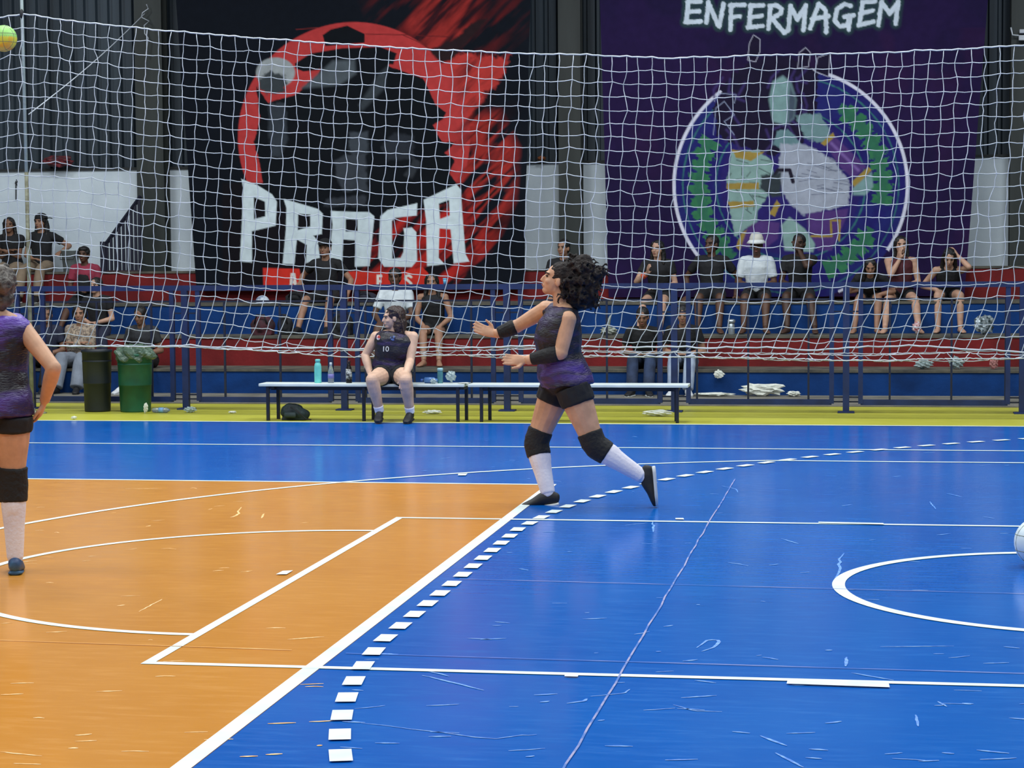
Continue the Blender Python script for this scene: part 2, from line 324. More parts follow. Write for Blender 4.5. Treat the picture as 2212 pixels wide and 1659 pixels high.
# ------------------------------------------------------------------ banners (printed cloth)
def vnoise(x, y, seed=0):
    r = np.random.default_rng(seed).random((128, 128)); xi = np.floor(x).astype(int); yi = np.floor(y).astype(int); fx = x-xi; fy = y-yi
    fx = fx*fx*(3-2*fx); fy = fy*fy*(3-2*fy); g = lambda a, b: r[a % 128, b % 128]
    return (g(xi, yi)*(1-fx)+g(xi+1, yi)*fx)*(1-fy)+(g(xi, yi+1)*(1-fx)+g(xi+1, yi+1)*fx)*fy
def fbm(x, y, seed=0, o=4):
    s = 0; a = 0.5
    for i in range(o): s = s+a*vnoise(x*2**i, y*2**i, seed+i); a *= 0.5
    return s
class Print:
    """flat print evaluated at cloth points; print coordinates are photo-scale units on the flat cloth"""
    def __init__(s, PX, PY, base): s.X = PX; s.Y = PY; s.C = np.tile(np.array(lin(base)[:3]), PX.shape+(1,))
    def blend(s, cov, col): s.C = s.C*(1-cov[..., None])+np.array(lin(col)[:3])*cov[..., None]
    def sd(s, pts):
        p = np.asarray(pts, float); d = np.full(s.X.shape, 1e9); ins = np.zeros(s.X.shape, bool)
        for i in range(len(p)):
            a = p[i]; b = p[(i+1) % len(p)]; e = b-a; wx = s.X-a[0]; wy = s.Y-a[1]
            t = np.clip((wx*e[0]+wy*e[1])/(e@e+1e-9), 0, 1); d = np.minimum(d, (wx-e[0]*t)**2+(wy-e[1]*t)**2)
            c = (a[1] > s.Y) != (b[1] > s.Y)
            with np.errstate(divide='ignore', invalid='ignore'): xx = (b[0]-a[0])*(s.Y-a[1])/(b[1]-a[1]+1e-12)+a[0]
            ins ^= c & (s.X < xx)
        d = np.sqrt(d); return np.where(ins, d, -d)
    def poly(s, pts, col, holes=(), soft=1.0, alpha=1.0, rough=0, seed=1, grow=0):
        d = s.sd(pts)+grow
        for h in holes: d = np.minimum(d, -s.sd(h)+grow)
        if rough: d = d+(fbm(s.X/9, s.Y/9, seed)-0.47)*rough
        s.blend(np.clip(0.5+d/(2*soft), 0, 1)*alpha, col)
    def ell(s, cx, cy, rx, ry, col, soft=1.0, alpha=1.0, rough=0, seed=2, rot=0):
        c, n = math.cos(rot), math.sin(rot); x = (s.X-cx)*c+(s.Y-cy)*n; y = -(s.X-cx)*n+(s.Y-cy)*c
        d = (1-np.sqrt((x/rx)**2+(y/ry)**2))*min(rx, ry)
        if rough: d = d+(fbm(s.X/9, s.Y/9, seed)-0.47)*rough
        s.blend(np.clip(0.5+d/(2*soft), 0, 1)*alpha, col)
    def ring(s, cx, cy, r, w, col, a0=0, a1=360, soft=1.0, alpha=1.0, rough=0, seed=3):
        rr = np.hypot(s.X-cx, s.Y-cy); an = np.degrees(np.arctan2(cy-s.Y, s.X-cx)) % 360
        d = w/2-np.abs(rr-r)
        if rough: d = d+(fbm(s.X/7, s.Y/7, seed)-0.47)*rough
        ok = ((an-a0) % 360) <= ((a1-a0) if a1-a0 >= 360 else (a1-a0) % 360)
        s.blend(np.clip(0.5+d/(2*soft), 0, 1)*alpha*ok, col)
    def stroke(s, pts, w, col, soft=1.0, rough=0, seed=4, alpha=1.0):
        p = np.asarray(pts, float); d = np.full(s.X.shape, 1e9)
        for i in range(len(p)-1):
            a, b = p[i], p[i+1]; e = b-a; wx = s.X-a[0]; wy = s.Y-a[1]; t = np.clip((wx*e[0]+wy*e[1])/(e@e+1e-9), 0, 1)
            d = np.minimum(d, (wx-e[0]*t)**2+(wy-e[1]*t)**2)
        d = w/2-np.sqrt(d)
        if rough: d = d+(fbm(s.X/5, s.Y/5, seed)-0.47)*rough
        s.blend(np.clip(0.5+d/(2*soft), 0, 1)*alpha, col)
BY = 17.3
def banner(name, edges_l, edges_r, ztop, zbot, paint, label, fold):
    """edges: x of the left/right border at top and bottom"""
    nx = int((edges_r[0]-edges_l[0])/0.0128); nz = int((ztop-zbot)/0.0128)
    U, Vv = np.meshgrid(np.linspace(0, 1, nx), np.linspace(0, 1, nz))
    Z = ztop+(zbot-ztop)*Vv
    XL = edges_l[0]+(edges_l[1]-edges_l[0])*Vv; XR = edges_r[0]+(edges_r[1]-edges_r[0])*Vv; X = XL+(XR-XL)*U
    Pp = proj(np.stack([X, np.full_like(X, BY), Z], -1).reshape(-1, 3)).reshape(X.shape+(2,))
    C = paint(Pp[..., 0], Pp[..., 1])
    Y = BY+fold(U, Vv, X, Z)
    me = bpy.data.meshes.new(name); V = np.stack([X, Y, Z], -1).reshape(-1, 3); o0 = np.array([(edges_l[0]+edges_r[0])/2, BY, zbot]); V = V-o0
    idx = np.arange(nx*nz).reshape(nz, nx); Fq = np.stack([idx[:-1, :-1], idx[1:, :-1], idx[1:, 1:], idx[:-1, 1:]], -1).reshape(-1, 4)
    me.vertices.add(len(V)); me.vertices.foreach_set('co', V.ravel()); me.loops.add(Fq.size); me.loops.foreach_set('vertex_index', Fq.ravel())
    me.polygons.add(len(Fq)); me.polygons.foreach_set('loop_start', np.arange(0, Fq.size, 4)); me.polygons.foreach_set('use_smooth', np.ones(len(Fq), bool)); me.update(); me.validate()
    ca = me.color_attributes.new('print', 'FLOAT_COLOR', 'POINT'); ca.data.foreach_set('color', np.concatenate([C.reshape(-1, 3), np.ones((len(V), 1))], 1).astype(np.float32).ravel())
    me.materials.append(attr_mat(name+'_cloth', 'print', 0.85, spec=0.12))
    o = bpy.data.objects.new(name, me); COL.objects.link(o); o.location = tuple(o0); o['label'] = label; o['category'] = 'banner'; o['group'] = 'team banners on the back wall'
    return o
def uv(lst, ox, oy, k): return [(ox+k*a, oy+k*b) for a, b in lst]
def paint_praga(X, Y):
    P = Print(X, Y, (14, 19, 28)); q = lambda l: uv(l, 480, 0, 0.3978); BLK = (15, 19, 25); RED = (180, 58, 58)
    strk = fbm((X*0.8+Y*0.6)/70, (Y*0.8-X*0.6)/16, 11)       # diagonal brush streaks
    def streak(poly, c, lo, hi, soft=25):
        d = P.sd(poly); P.blend(np.clip(0.5+d/(2*soft), 0, 1)*np.clip((strk-lo)/(hi-lo), 0, 1), c)
    strk = fbm((X+Y*1.0)/26, (X-Y)/160, 12)
    streak([(770, -60), (1140, -60), (1130, 60), (1030, 150), (900, 110), (820, 60)], (96, 26, 28), 0.36, 0.7)
    streak([(860, 20), (1010, -60), (1060, -60), (990, 110), (930, 130)], (160, 48, 44), 0.48, 0.72, 14)
    P.poly([(925, 110), (1098, 122), (1090, 165), (1050, 200), (1030, 240), (1000, 300), (1000, 330), (960, 380), (930, 200)], (180, 56, 52), soft=5, rough=26, seed=8)
    streak([(1000, 250), (1075, 240), (1115, 320), (1110, 430), (1060, 540), (1000, 570), (985, 400)], (190, 54, 46), 0.34, 0.6, 14)
    streak([(1000, 380), (1100, 380), (1050, 560), (1020, 600)], (214, 108, 84), 0.56, 0.75, 12)
    P.ell(765, 296, 251, 248, RED, soft=1.2)
    P.poly([(480, 395), (1000, 395), (1030, 560), (1010, 640), (480, 640)], (20, 18, 24), soft=3)
    streak([(800, 440), (1030, 400), (1070, 500), (1050, 640), (780, 640)], (176, 40, 36), 0.38, 0.62, 18)
    streak([(1000, 120), (1100, 200), (1110, 600), (1010, 640), (1000, 400)], (26, 16, 22), 0.5, 0.66, 30)
    P.stroke(q([(400, 160), (520, 150)]), 1.6, (120, 40, 40)); P.stroke(q([(780, 186), (900, 188), (1010, 190), (1110, 195), (1230, 198)]), 1.8, (96, 30, 32)); P.stroke(q([(980, 190), (1060, 225), (1120, 262)]), 1.5, (96, 30, 32))  # long thin strokes: shade of cloth creases painted into the print colour
    P.poly(q([(1120, 270), (1260, 210), (1360, 120), (1440, 100), (1330, 230), (1240, 330), (1190, 340)]), (40, 26, 30), soft=3, rough=8)
    # dark cloaked mass (plain stand-in shapes)
    P.poly(q([(185, 470), (250, 560), (400, 515), (520, 400), (560, 300), (950, 290), (900, 360), (1020, 400), (1090, 425), (1130, 500), (1160, 570), (1220, 610), (1200, 650), (1145, 680), (1195, 770), (1270, 772),
              (1210, 830), (1262, 870), (1230, 940), (1282, 1010), (1300, 1080), (900, 1180), (560, 1190), (300, 1120), (110, 1010), (225, 1010), (205, 900), (172, 770), (205, 640)]), BLK, rough=5, seed=5)
    P.poly(q([(545, 190), (590, 160), (680, 140), (775, 185), (775, 232), (560, 250)]), BLK); P.poly(q([(395, 345), (480, 290), (650, 262), (860, 256), (948, 290), (930, 350), (700, 335), (600, 310), (520, 380), (440, 388), (400, 372)]), BLK)
    P.ell(*uv([(290, 395)], 480, 0, 0.3978)[0], 42, 33, (150, 156, 158), soft=1.5); P.ell(*uv([(275, 450)], 480, 0, 0.3978)[0], 31, 24, (58, 64, 68), soft=3, rough=16)
    P.poly(q([(430, 480), (520, 400), (600, 330), (720, 325), (725, 400), (640, 460), (540, 470)]), (80, 88, 94), soft=4)
    P.poly(q([(740, 570), (850, 400), (900, 360), (880, 480), (760, 600)]), (58, 64, 70), soft=4)
    for pl, c in (([(255, 560), (345, 560), (355, 760), (320, 850), (265, 850), (250, 700)], (54, 60, 68)), ([(690, 720), (790, 715), (795, 830), (690, 835)], (62, 68, 76)), ([(680, 840), (780, 835), (790, 1035), (655, 1040), (620, 960), (610, 870)], (58, 63, 71)),
                  ([(560, 1080), (790, 1060), (780, 1120), (550, 1120)], (54, 58, 66)), ([(860, 800), (930, 720), (1040, 740), (1040, 860), (900, 870)], (44, 48, 56)), ([(990, 950), (1040, 860), (1080, 880), (1030, 970)], (50, 54, 60))):
        P.poly(q(pl), c, soft=3, rough=8, seed=9)
    W = (206, 220, 226)
    P.poly(q([(105, 972), (190, 1005), (270, 1055), (296, 1095), (290, 1225), (163, 1256), (163, 1426), (96, 1420), (108, 1210), (115, 1020)]), W, [q([(172, 1070), (232, 1095), (234, 1175), (174, 1190)])])
    P.poly(q([(332, 1080), (420, 1105), (520, 1135), (545, 1160), (540, 1270), (495, 1280), (520, 1310), (530, 1400), (455, 1430), (460, 1330), (405, 1300), (392, 1435), (328, 1432), (345, 1250), (348, 1130)]), W, [q([(412, 1160), (478, 1165), (478, 1230), (410, 1250)])])
    P.poly(q([(588, 1145), (700, 1150), (800, 1152), (828, 1175), (800, 1445), (718, 1448), (722, 1305), (655, 1300), (650, 1420), (575, 1420), (598, 1220)]), W, [q([(670, 1190), (735, 1192), (735, 1255), (668, 1258)])])
    P.poly(q([(1058, 1103), (900, 1140), (860, 1175), (848, 1400), (880, 1448), (1030, 1450), (1060, 1415), (1055, 1260), (1030, 1235), (985, 1240), (990, 1270), (985, 1370), (970, 1400), (925, 1405), (922, 1200), (940, 1182), (1056, 1170)]), W)
    P.poly(q([(1270, 1000), (1295, 1030), (1300, 1130), (1320, 1380), (1340, 1420), (1258, 1430), (1240, 1245), (1180, 1240), (1178, 1400), (1210, 1435), (1115, 1445), (1108, 1200), (1092, 1085)]), W, [q([(1175, 1105), (1230, 1085), (1235, 1170), (1182, 1190)])])
    R2 = (206, 52, 42)
    P.poly(q([(222, 1455), (420, 1460), (440, 1580), (225, 1580)]), R2); P.poly(q([(680, 1472), (960, 1480), (1090, 1450), (1190, 1560), (720, 1575)]), R2, rough=3)
    W2 = (226, 222, 214)
    P.poly(q([(372, 1482), (396, 1482), (408, 1562), (392, 1562), (389, 1540), (380, 1540), (378, 1562), (364, 1560)]), W2, [q([(381, 1500), (386, 1500), (388, 1525), (380, 1525)])], soft=0.7)
    P.poly(q([(838, 1492), (870, 1492), (870, 1504), (852, 1504), (852, 1522), (866, 1522), (866, 1533), (852, 1533), (852, 1552), (872, 1552), (872, 1564), (838, 1564)]), W2, soft=0.7)
    P.stroke(q([(1026, 1504), (1014, 1496), (998, 1500), (996, 1514), (1012, 1526), (1026, 1540), (1022, 1556), (1006, 1562), (992, 1552)]), 5.5, W2, soft=0.7)
    return P.C
def paint_enf(X, Y):
    P = Print(X, Y, (36, 23, 64)); q = lambda l: uv(l, 1420, 60, 0.3617)
    n = fbm(X/120, Y/120, 21); P.blend(np.clip((n-0.45)*3, 0, 0.5), (26, 22, 54)); P.blend(np.clip((fbm(X/60, Y/90, 25)-0.5)*3, 0, 0.4)*(Y > 60), (50, 25, 64))
    cx, cy, r = 1708, 400, 252
    P.ell(cx, cy, r, r, (36, 32, 104), soft=1.5); P.blend(np.clip((fbm(X/40, Y/40, 31)-0.45)*4, 0, 0.6)*(np.hypot(X-cx, Y-cy) < r), (38, 46, 110))
    P.ring(cx, cy, 0.925*r, 3, (54, 110, 112), soft=1.2, rough=3); P.ring(cx, cy, 0.64*r, 3, (54, 110, 112), soft=1.2, rough=3)
    P.ell(cx, cy, 0.6*r, 0.6*r, (44, 36, 104), soft=2)
    for a0, a1, sd in ((150, 232, 41), (-12, 58, 42), (-68, -28, 43)):
        for k in range(int((a1-a0)/7.5)):
            P.ring(cx, cy, 0.785*r, 42, (56, 118, 82), a0+k*7.5, a0+k*7.5+5.6, soft=1.5, rough=26, seed=sd+k)
        P.ring(cx, cy, 0.785*r, 20, (52, 108, 84), a0, a1, soft=2, rough=16, seed=sd+70)
    P.ring(cx, cy, r, 7, (214, 214, 232), -34, 232, soft=1.0); P.ring(cx, cy, r, 5.5, (214, 214, 232), -66, -50, soft=1.0)
    # plain patches of colour standing in for the printed figure
    T, G, PU, WH, HD = (132, 162, 158), (156, 132, 66), (82, 56, 118), (158, 164, 180), (30, 24, 48)
    P.poly(q([(335, 470), (400, 330), (500, 230), (640, 170), (780, 180), (900, 230), (960, 260), (950, 480), (860, 700), (700, 760), (480, 710), (360, 640)]), HD, rough=16, seed=51)
    for pl in ([(540, 190), (552, 90), (575, 45), (612, 70), (610, 140), (585, 200)], [(840, 240), (850, 150), (885, 122), (912, 150), (900, 230)], [(945, 260), (960, 180), (1030, 155), (1020, 290)]):
        P.poly(q(pl), (198, 198, 216), grow=1.4); P.poly(q(pl), HD, grow=0.2)
    for k in range(26):
        rg = np.random.default_rng(100+k); a = (rg.uniform(350, 900), rg.uniform(230, 680)); b = (a[0]+rg.uniform(-70, 50), a[1]+rg.uniform(30, 100)); c = (b[0]+rg.uniform(-40, 60), b[1]+rg.uniform(10, 70))
        P.stroke(q([a, b, c]), 4.5, (62, 50, 104), soft=2.5)
    for pl in ([(335, 640), (350, 480), (400, 440), (460, 520), (400, 560), (460, 640)], [(340, 440), (360, 390), (470, 400), (460, 450)]): P.stroke(q(pl), 1.4, (150, 160, 190), soft=0.9)
    P.poly(q([(665, 430), (690, 320), (750, 285), (800, 330), (830, 430), (815, 540), (760, 580), (690, 560)]), (124, 156, 156), soft=3); P.poly(q([(790, 330), (830, 430), (815, 540), (775, 575), (780, 450)]), (72, 84, 100), soft=4)
    P.poly(q([(820, 520), (960, 510), (1040, 630), (980, 690), (880, 650)]), (112, 142, 146), rough=18, seed=53, soft=2)
    P.poly(q([(690, 700), (730, 600), (800, 620), (860, 700), (780, 740)]), (104, 136, 142), rough=12, seed=54, soft=2)
    P.poly(q([(740, 690), (900, 700), (1060, 800), (1155, 930), (1140, 1060), (1000, 1090), (860, 1120), (760, 1010), (720, 880)]), WH, rough=10, seed=55, soft=2)
    for k in range(22):
        rg = np.random.default_rng(200+k); a = (rg.uniform(760, 1060), rg.uniform(720, 1060)); P.stroke(q([a, (a[0]+rg.uniform(40, 120), a[1]+rg.uniform(-20, 40))]), 1.6, (104, 110, 130), soft=1)
    P.poly(q([(1000, 690), (1060, 650), (1250, 830), (1170, 900), (1090, 830)]), PU, soft=2); P.stroke(q([(1040, 690), (1200, 850)]), 5, (128, 100, 166), soft=3)
    P.poly(q([(975, 690), (1050, 625), (1060, 650), (1000, 705)]), G); P.poly(q([(1160, 920), (1260, 830), (1280, 850), (1180, 960)]), G); P.poly(q([(1165, 960), (1280, 860), (1290, 950), (1240, 1000), (1170, 1000)]), (122, 154, 156), soft=2)
    P.poly(q([(445, 740), (600, 730), (690, 800), (690, 960), (600, 1100), (600, 1160), (460, 1250), (435, 1100), (415, 900)]), T, rough=8, seed=56, soft=1.5)
    for k in range(18):
        rg = np.random.default_rng(300+k); a = (rg.uniform(430, 620), rg.uniform(770, 1100)); P.stroke(q([a, (a[0]+rg.uniform(-40, 70), a[1]+rg.uniform(-30, 50))]), 1.8, (70, 84, 84), soft=1)
    for pl in ([(445, 730), (580, 745), (640, 740), (560, 795), (470, 775)], [(415, 930), (605, 925), (610, 965), (415, 965)], [(415, 1040), (575, 1035), (580, 1065), (440, 1080)], [(470, 1310), (500, 1230), (580, 1165), (560, 1230), (490, 1330)], [(670, 1110), (715, 1030), (735, 1060), (700, 1125)]): P.poly(q(pl), G, rough=4, seed=57)
    P.poly(q([(500, 1310), (540, 1190), (620, 1150), (730, 1165), (720, 1260), (640, 1320)]), PU, soft=2); P.poly(q([(740, 1180), (790, 1130), (880, 1200), (945, 1290), (930, 1340), (760, 1330)]), T, soft=2)
    P.poly(q([(890, 1110), (1140, 1080), (1130, 1130), (1040, 1330), (960, 1330), (900, 1200)]), PU, soft=2); P.stroke(q([(920, 1245), (1040, 1245), (1035, 1150), (1090, 1150), (1085, 1270)]), 4.5, G, rough=2)
    P.stroke(q([(695, 890), (720, 850), (790, 850), (810, 920)]), 8, (34, 30, 46)); P.poly(q([(690, 880), (740, 860), (740, 1000), (690, 1010), (610, 960), (620, 880)]), (52, 60, 66), rough=8, soft=3)
    # ENFERMAGEM, brushed capitals with a dark green halo
    k = 500/2212.0; e = lambda l: [(1460+k*a, k*b) for a, b in l]
    ST = [[(120, 0), (100, 200)], [(110, 15), (235, 12)], [(105, 110), (225, 105)], [(90, 212), (235, 205)],
          [(310, 20), (290, 215)], [(310, 20), (405, 245)], [(455, 35), (412, 250)],
          [(530, 45), (520, 280)], [(515, 50), (655, 45)], [(530, 165), (610, 152)],
          [(715, 50), (700, 250)], [(710, 55), (835, 52)], [(705, 165), (820, 152)], [(685, 262), (828, 248)],
          [(905, 60), (885, 275)], [(895, 60), (960, 52), (1010, 85), (1000, 130), (915, 180)], [(925, 185), (1035, 315), (1075, 290)],
          [(1095, 60), (1075, 285)], [(1095, 60), (1160, 190), (1240, 55)], [(1240, 55), (1220, 290)],
          [(1365, 40), (1285, 270)], [(1365, 40), (1430, 100), (1438, 305)], [(1300, 185), (1460, 155)],
          [(1670, 55), (1610, 40), (1540, 90), (1520, 200), (1570, 255), (1640, 240), (1660, 170)], [(1610, 165), (1700, 145)], [(1665, 170), (1650, 285)],
          [(1785, 25), (1755, 230)], [(1780, 22), (1905, 10)], [(1760, 130), (1880, 100)], [(1745, 240), (1890, 205)],
          [(1965, 20), (1935, 240)], [(1970, 20), (2045, 130), (2125, 15)], [(2125, 15), (2100, 225)]]
    for l in ST: P.stroke(e(l), 21, (44, 66, 70), soft=4)
    for i, l in enumerate(ST): P.stroke(e(l), 9.6, (206, 218, 230), soft=0.9, rough=3.5, seed=60+i)
    return P.C
xl = lambda px, py: float(at(px, py, BY)[0])
zt = 6.4
f1 = lambda U, V, X, Z: -0.03*np.sin((X*1.3+Z*1.1)*2.4)*U-0.02*np.sin((X*0.9-Z*1.7)*2.1+1)*U**2-0.012*np.sin(X*7+Z*0.8)*V**2
f2 = lambda U, V, X, Z: -0.022*np.sin((X*1.1+Z*0.7)*2.3)-0.02*np.sin(X*8+Z*1.2)*V**3-0.015*np.sin(X*6-Z)*np.clip(U-0.8, 0, 1)*5
def ex(pa, pb):   # border x at the top and bottom of a banner from two photo points
    a = at(*pa, BY); b = at(*pb, BY); s = (b[0]-a[0])/(b[2]-a[2]); return a, s
a, s_ = ex((380, 0), (424, 610)); zb1 = float(at(700, 628, BY)[2]); b, s2 = ex((1146, 0), (1132, 600))
banner('hanging_banner', (a[0]+s_*(zt-a[2]), a[0]+s_*(zb1-a[2])), (b[0]+s2*(zt-b[2]), b[0]+s2*(zb1-b[2])), zt, zb1, paint_praga, 'black and red hanging banner reading PRAGA in big white letters', f1)
a, s_ = ex((1296, 0), (1314, 610)); zb2 = float(at(1700, 641, BY)[2]); b, s2 = ex((2134, 0), (2086, 600))
banner('hanging_banner', (a[0]+s_*(zt-a[2]), a[0]+s_*(zb2-a[2])), (b[0]+s2*(zt-b[2]), b[0]+s2*(zb2-b[2])), zt, zb2, paint_enf, 'purple hanging banner reading ENFERMAGEM over a round emblem', f2)

# ------------------------------------------------------------------ railing in front of the stands
RY = 11.85
rail_m = mat('rail_blue', (26, 46, 100), 0.5, c2=(20, 36, 80), nscale=5)
thin_m = mat('rail_dark', (24, 32, 60), 0.5)
R = empty('metal_railing', (0.5, RY, 0), label='long blue painted metal railing in front of the stands', category='railing')
ZR = float(at(1100, 619, RY)[2])
MB().box((X0+8, RY-0.03, ZR-0.03), (X1-8, RY+0.03, ZR+0.03)).build('top_rail', rail_m, R)
px0 = [at(p, 700, RY)[0] for p in (400, 747, 1095, 1457, 1828)]; pitch = (px0[-1]-px0[0])/4
posts = [px0[0]+pitch*i for i in range(-3, 8)]
for i, x in enumerate(posts):
    pst = MB().box((x-0.035, RY-0.035, 0), (x+0.035, RY+0.035, ZR-0.03)).build('post', rail_m, R)
    MB().box((x-0.09, RY-0.08, 0), (x+0.09, RY+0.08, 0.015)).build('foot_plate', rail_m, pst)
    for s in (-1, 1): MB().box((x+s*0.155-0.025, RY-0.025, 0.1), (x+s*0.155+0.025, RY+0.025, ZR-0.03)).build('upright', rail_m, R)
    for z in (0.12, 0.17, 1.1): MB().box((x-0.15, RY-0.012, z-0.008), (x+0.15, RY+0.012, z+0.008)).build('bracket', thin_m, R)
    if i < len(posts)-1:
        xa = x+0.155; xb = posts[i+1]-0.155
        MB().box((xa, RY-0.02, 0.085), (xb, RY+0.02, 0.145)).build('bottom_rail', rail_m, R)
        MB().box((xa, RY-0.01, 1.225), (xb, RY+0.01, 1.245)).build('cross_bar', thin_m, R)
        for t in (0.2, 0.62, 0.985) if i % 2 else (0.06, 0.42, 0.84):
            xx = xa+(xb-xa)*t; MB().box((xx-0.011, RY-0.011, 0.14), (xx+0.011, RY+0.011, 1.23)).build('bar', thin_m, R)

# ------------------------------------------------------------------ net and its pole
NY = 11.05
tp = [(-130, 56), (0, 38), (48, 30), (180, 47), (314, 62), (480, 76), (742, 95), (1097, 115), (1240, 117), (1300, 119), (1450, 125), (1600, 120), (1800, 116), (1940, 112), (2080, 105), (2212, 98), (2360, 88)]
TP = np.array([at(a, b, NY) for a, b in tp])
bpz = [(-130, 752), (110, 748), (326, 746), (460, 748), (535, 751), (776, 752), (893, 751), (1255, 746), (1560, 750), (1780, 755), (1888, 747), (2024, 748), (2212, 758), (2360, 762)]
BP = np.array([at(a, b, NY) for a, b in bpz])
lpz = [(-130, 752), (330, 749), (500, 752), (568, 759), (714, 767), (776, 770), (1263, 773), (1557, 773), (1780, 780), (1970, 784), (2212, 778), (2360, 776)]
LP = np.array([at(a, b, NY) for a, b in lpz])
CELL = 0.1425; xL = float(at(48, 400, NY)[0]); ROWS = 25
cols = np.arange(-6, 84); NC = len(cols)
KN = np.zeros((NC, ROWS+1, 3))
for ci, c in enumerate(cols):
    xb = xL+0.05+c*CELL
    zt_ = np.interp(xb, TP[:, 0], TP[:, 2]); zb_ = np.interp(xb, BP[:, 0], BP[:, 2]); zl_ = np.interp(xb, LP[:, 0], LP[:, 2])
    zl_ = min(zl_, zb_-0.001); step = CELL*1.0
    if (zt_-zb_) > step*ROWS: step = (zt_-zb_)/ROWS
    for r in range(ROWS+1):
        z = zt_-step*r; dy = 0; zz = 0; under = (zb_-z)/step
        if under > 0:
            fr = float(np.interp(under, [0, .6, 1.3, 2.2, 3.2, 4.2], [0, .45, .25, 1.0, .7, 1.0])); z = zb_+(zl_-zb_)*fr; dy = -0.02*under; zz = (0.045 if (ci+r) % 2 else -0.045)*min(1, under)
        d = -0.045*(zt_-z)-0.19*max(0.0, min(1.0, (1.42-z)/0.72))**1.6
        if xb < xL+0.1: d *= max(0, (xb-xL+0.9)/1.0)
        hang = math.sin(math.pi*min(1, max(0, (zt_-z)/3.2)))
        KN[ci, r] = (xb+d+zz+random.gauss(0, 0.012), NY+dy+0.04*hang*math.sin(xb*1.3)+random.gauss(0, 0.01), z+random.gauss(0, 0.010)*(1 if r and under < 0 else 0.4))
cord_m = mat('net_cord', (196, 202, 212), 0.7, c2=(170, 178, 186), nscale=5)
net = empty('court_net', (xL+5, NY, KN[..., 2].min()), label='long white square-mesh net hung between court and stands', category='net')
def cord(pts, r, name='cord'):
    P = [pts[0]]
    for a, b in zip(pts[:-1], pts[1:]):
        mid = (a+b)/2; mid = mid+np.array([random.gauss(0, 0.004), random.gauss(0, 0.003), -0.006*(abs(b[0]-a[0]) > abs(b[2]-a[2]))]); P += [mid, b]
    MB().loft(P, [r]*len(P), (0, 1, 0), 4, cap=0.0).build(name, cord_m, net, smooth=True)
for ci in range(NC): cord(KN[ci], 0.0045)
for r in range(1, ROWS): cord(KN[:, r], 0.0045)
cord(KN[:, 0], 0.0085, 'top_rope'); cord(KN[:, ROWS], 0.006, 'hem_cord')
br = np.array([[x, NY-0.012, np.interp(x, BP[:, 0], BP[:, 2])+random.gauss(0, 0.008)] for x in np.arange(KN[0, 0, 0], KN[-1, 0, 0], 0.21)]); cord(br, 0.009, 'bottom_rope')
pole_m = mat('pole_paint', (176, 190, 190), 0.5, c2=(150, 166, 160), nscale=2); rust = mat('pole_rust', (138, 140, 118), 0.7, c2=(96, 92, 70), nscale=9)
pt, pm_, pb = at(46, -30, NY+0.05), at(57, 372, NY+0.05), at(64, 660, NY+0.05); pf = pm_+(pb-pm_)*((0-pm_[2])/(pb[2]-pm_[2]))
po = empty('net_pole', pf, label='slim pale metal pole holding up the left end of the net', category='pole')
MB().loft([pt+(pt-pm_)*0.2, pt, pm_], [0.017, 0.018, 0.02], n=12, cap=0.1).build('pole_upper', pole_m, po, smooth=True)
MB().loft([pm_, pb, pf+np.array([0, 0, 0.02])], [0.021, 0.023, 0.023], n=12, cap=0.1).build('pole_lower', rust, po, smooth=True)
MB().lathe(pf, [(0.16, 0), (0.16, 0.012), (0.05, 0.03), (0.03, 0.06)]).build('base', rust, po)
tq = at(47, 27, NY+0.02); dark = mat('dark_tape', (22, 24, 28), 0.7)
MB().loft([tq+np.array([0, 0, 0.03]), tq, tq-np.array([0.0, 0, 0.05])], [0.012, 0.026, 0.02], n=8).build('tie', dark, po, smooth=True)
ga, gb = at(62, 247, NY+0.05), at(312, 30, 17.9)
MB().tube([ga+(gb-ga)*t-np.array([0, 0, 0.05*math.sin(math.pi*t)]) for t in np.linspace(0, 1, 12)], 0.007).build('guy_rope', cord_m, label='thin stay rope running from the net pole to a wall column', category='rope')
# dark stair railing at the left end of the wall
SY = 17.6
st = empty('stair_railing', at(262, 590, SY), label='dark slatted stair railing against the white wall', category='railing')
st_m = mat('stair_dark', (22, 24, 46), 0.6)
d0, d1 = at(228, 528, SY), at(304, 424, SY); low = float(at(260, 584, SY)[2])
MB().loft([d0, d1], [(0.03, 0.03)]*2, (0, 1, 0), 4, cap=0).build('hand_rail', st_m, st)
pa, pb_ = at(218, 522, SY), at(231, 600, SY); MB().box((pa[0], SY-0.04, TZ[3]), (pb_[0], SY+0.04, pa[2])).build('newel_post', st_m, st)
MB().box((pb_[0], SY-0.03, TZ[3]), (d1[0], SY+0.03, low)).build('base_panel', mat('stair_base', (52, 32, 44), 0.7), st)
for i in range(9):
    x = pb_[0]+(d1[0]-pb_[0])*(i+0.2)/8.6; zz = d0[2]+(d1[2]-d0[2])*(x-d0[0])/(d1[0]-d0[0])
    MB().box((x-0.018, SY-0.015, low), (x+0.018, SY+0.015, zz)).build('baluster', st_m, st)

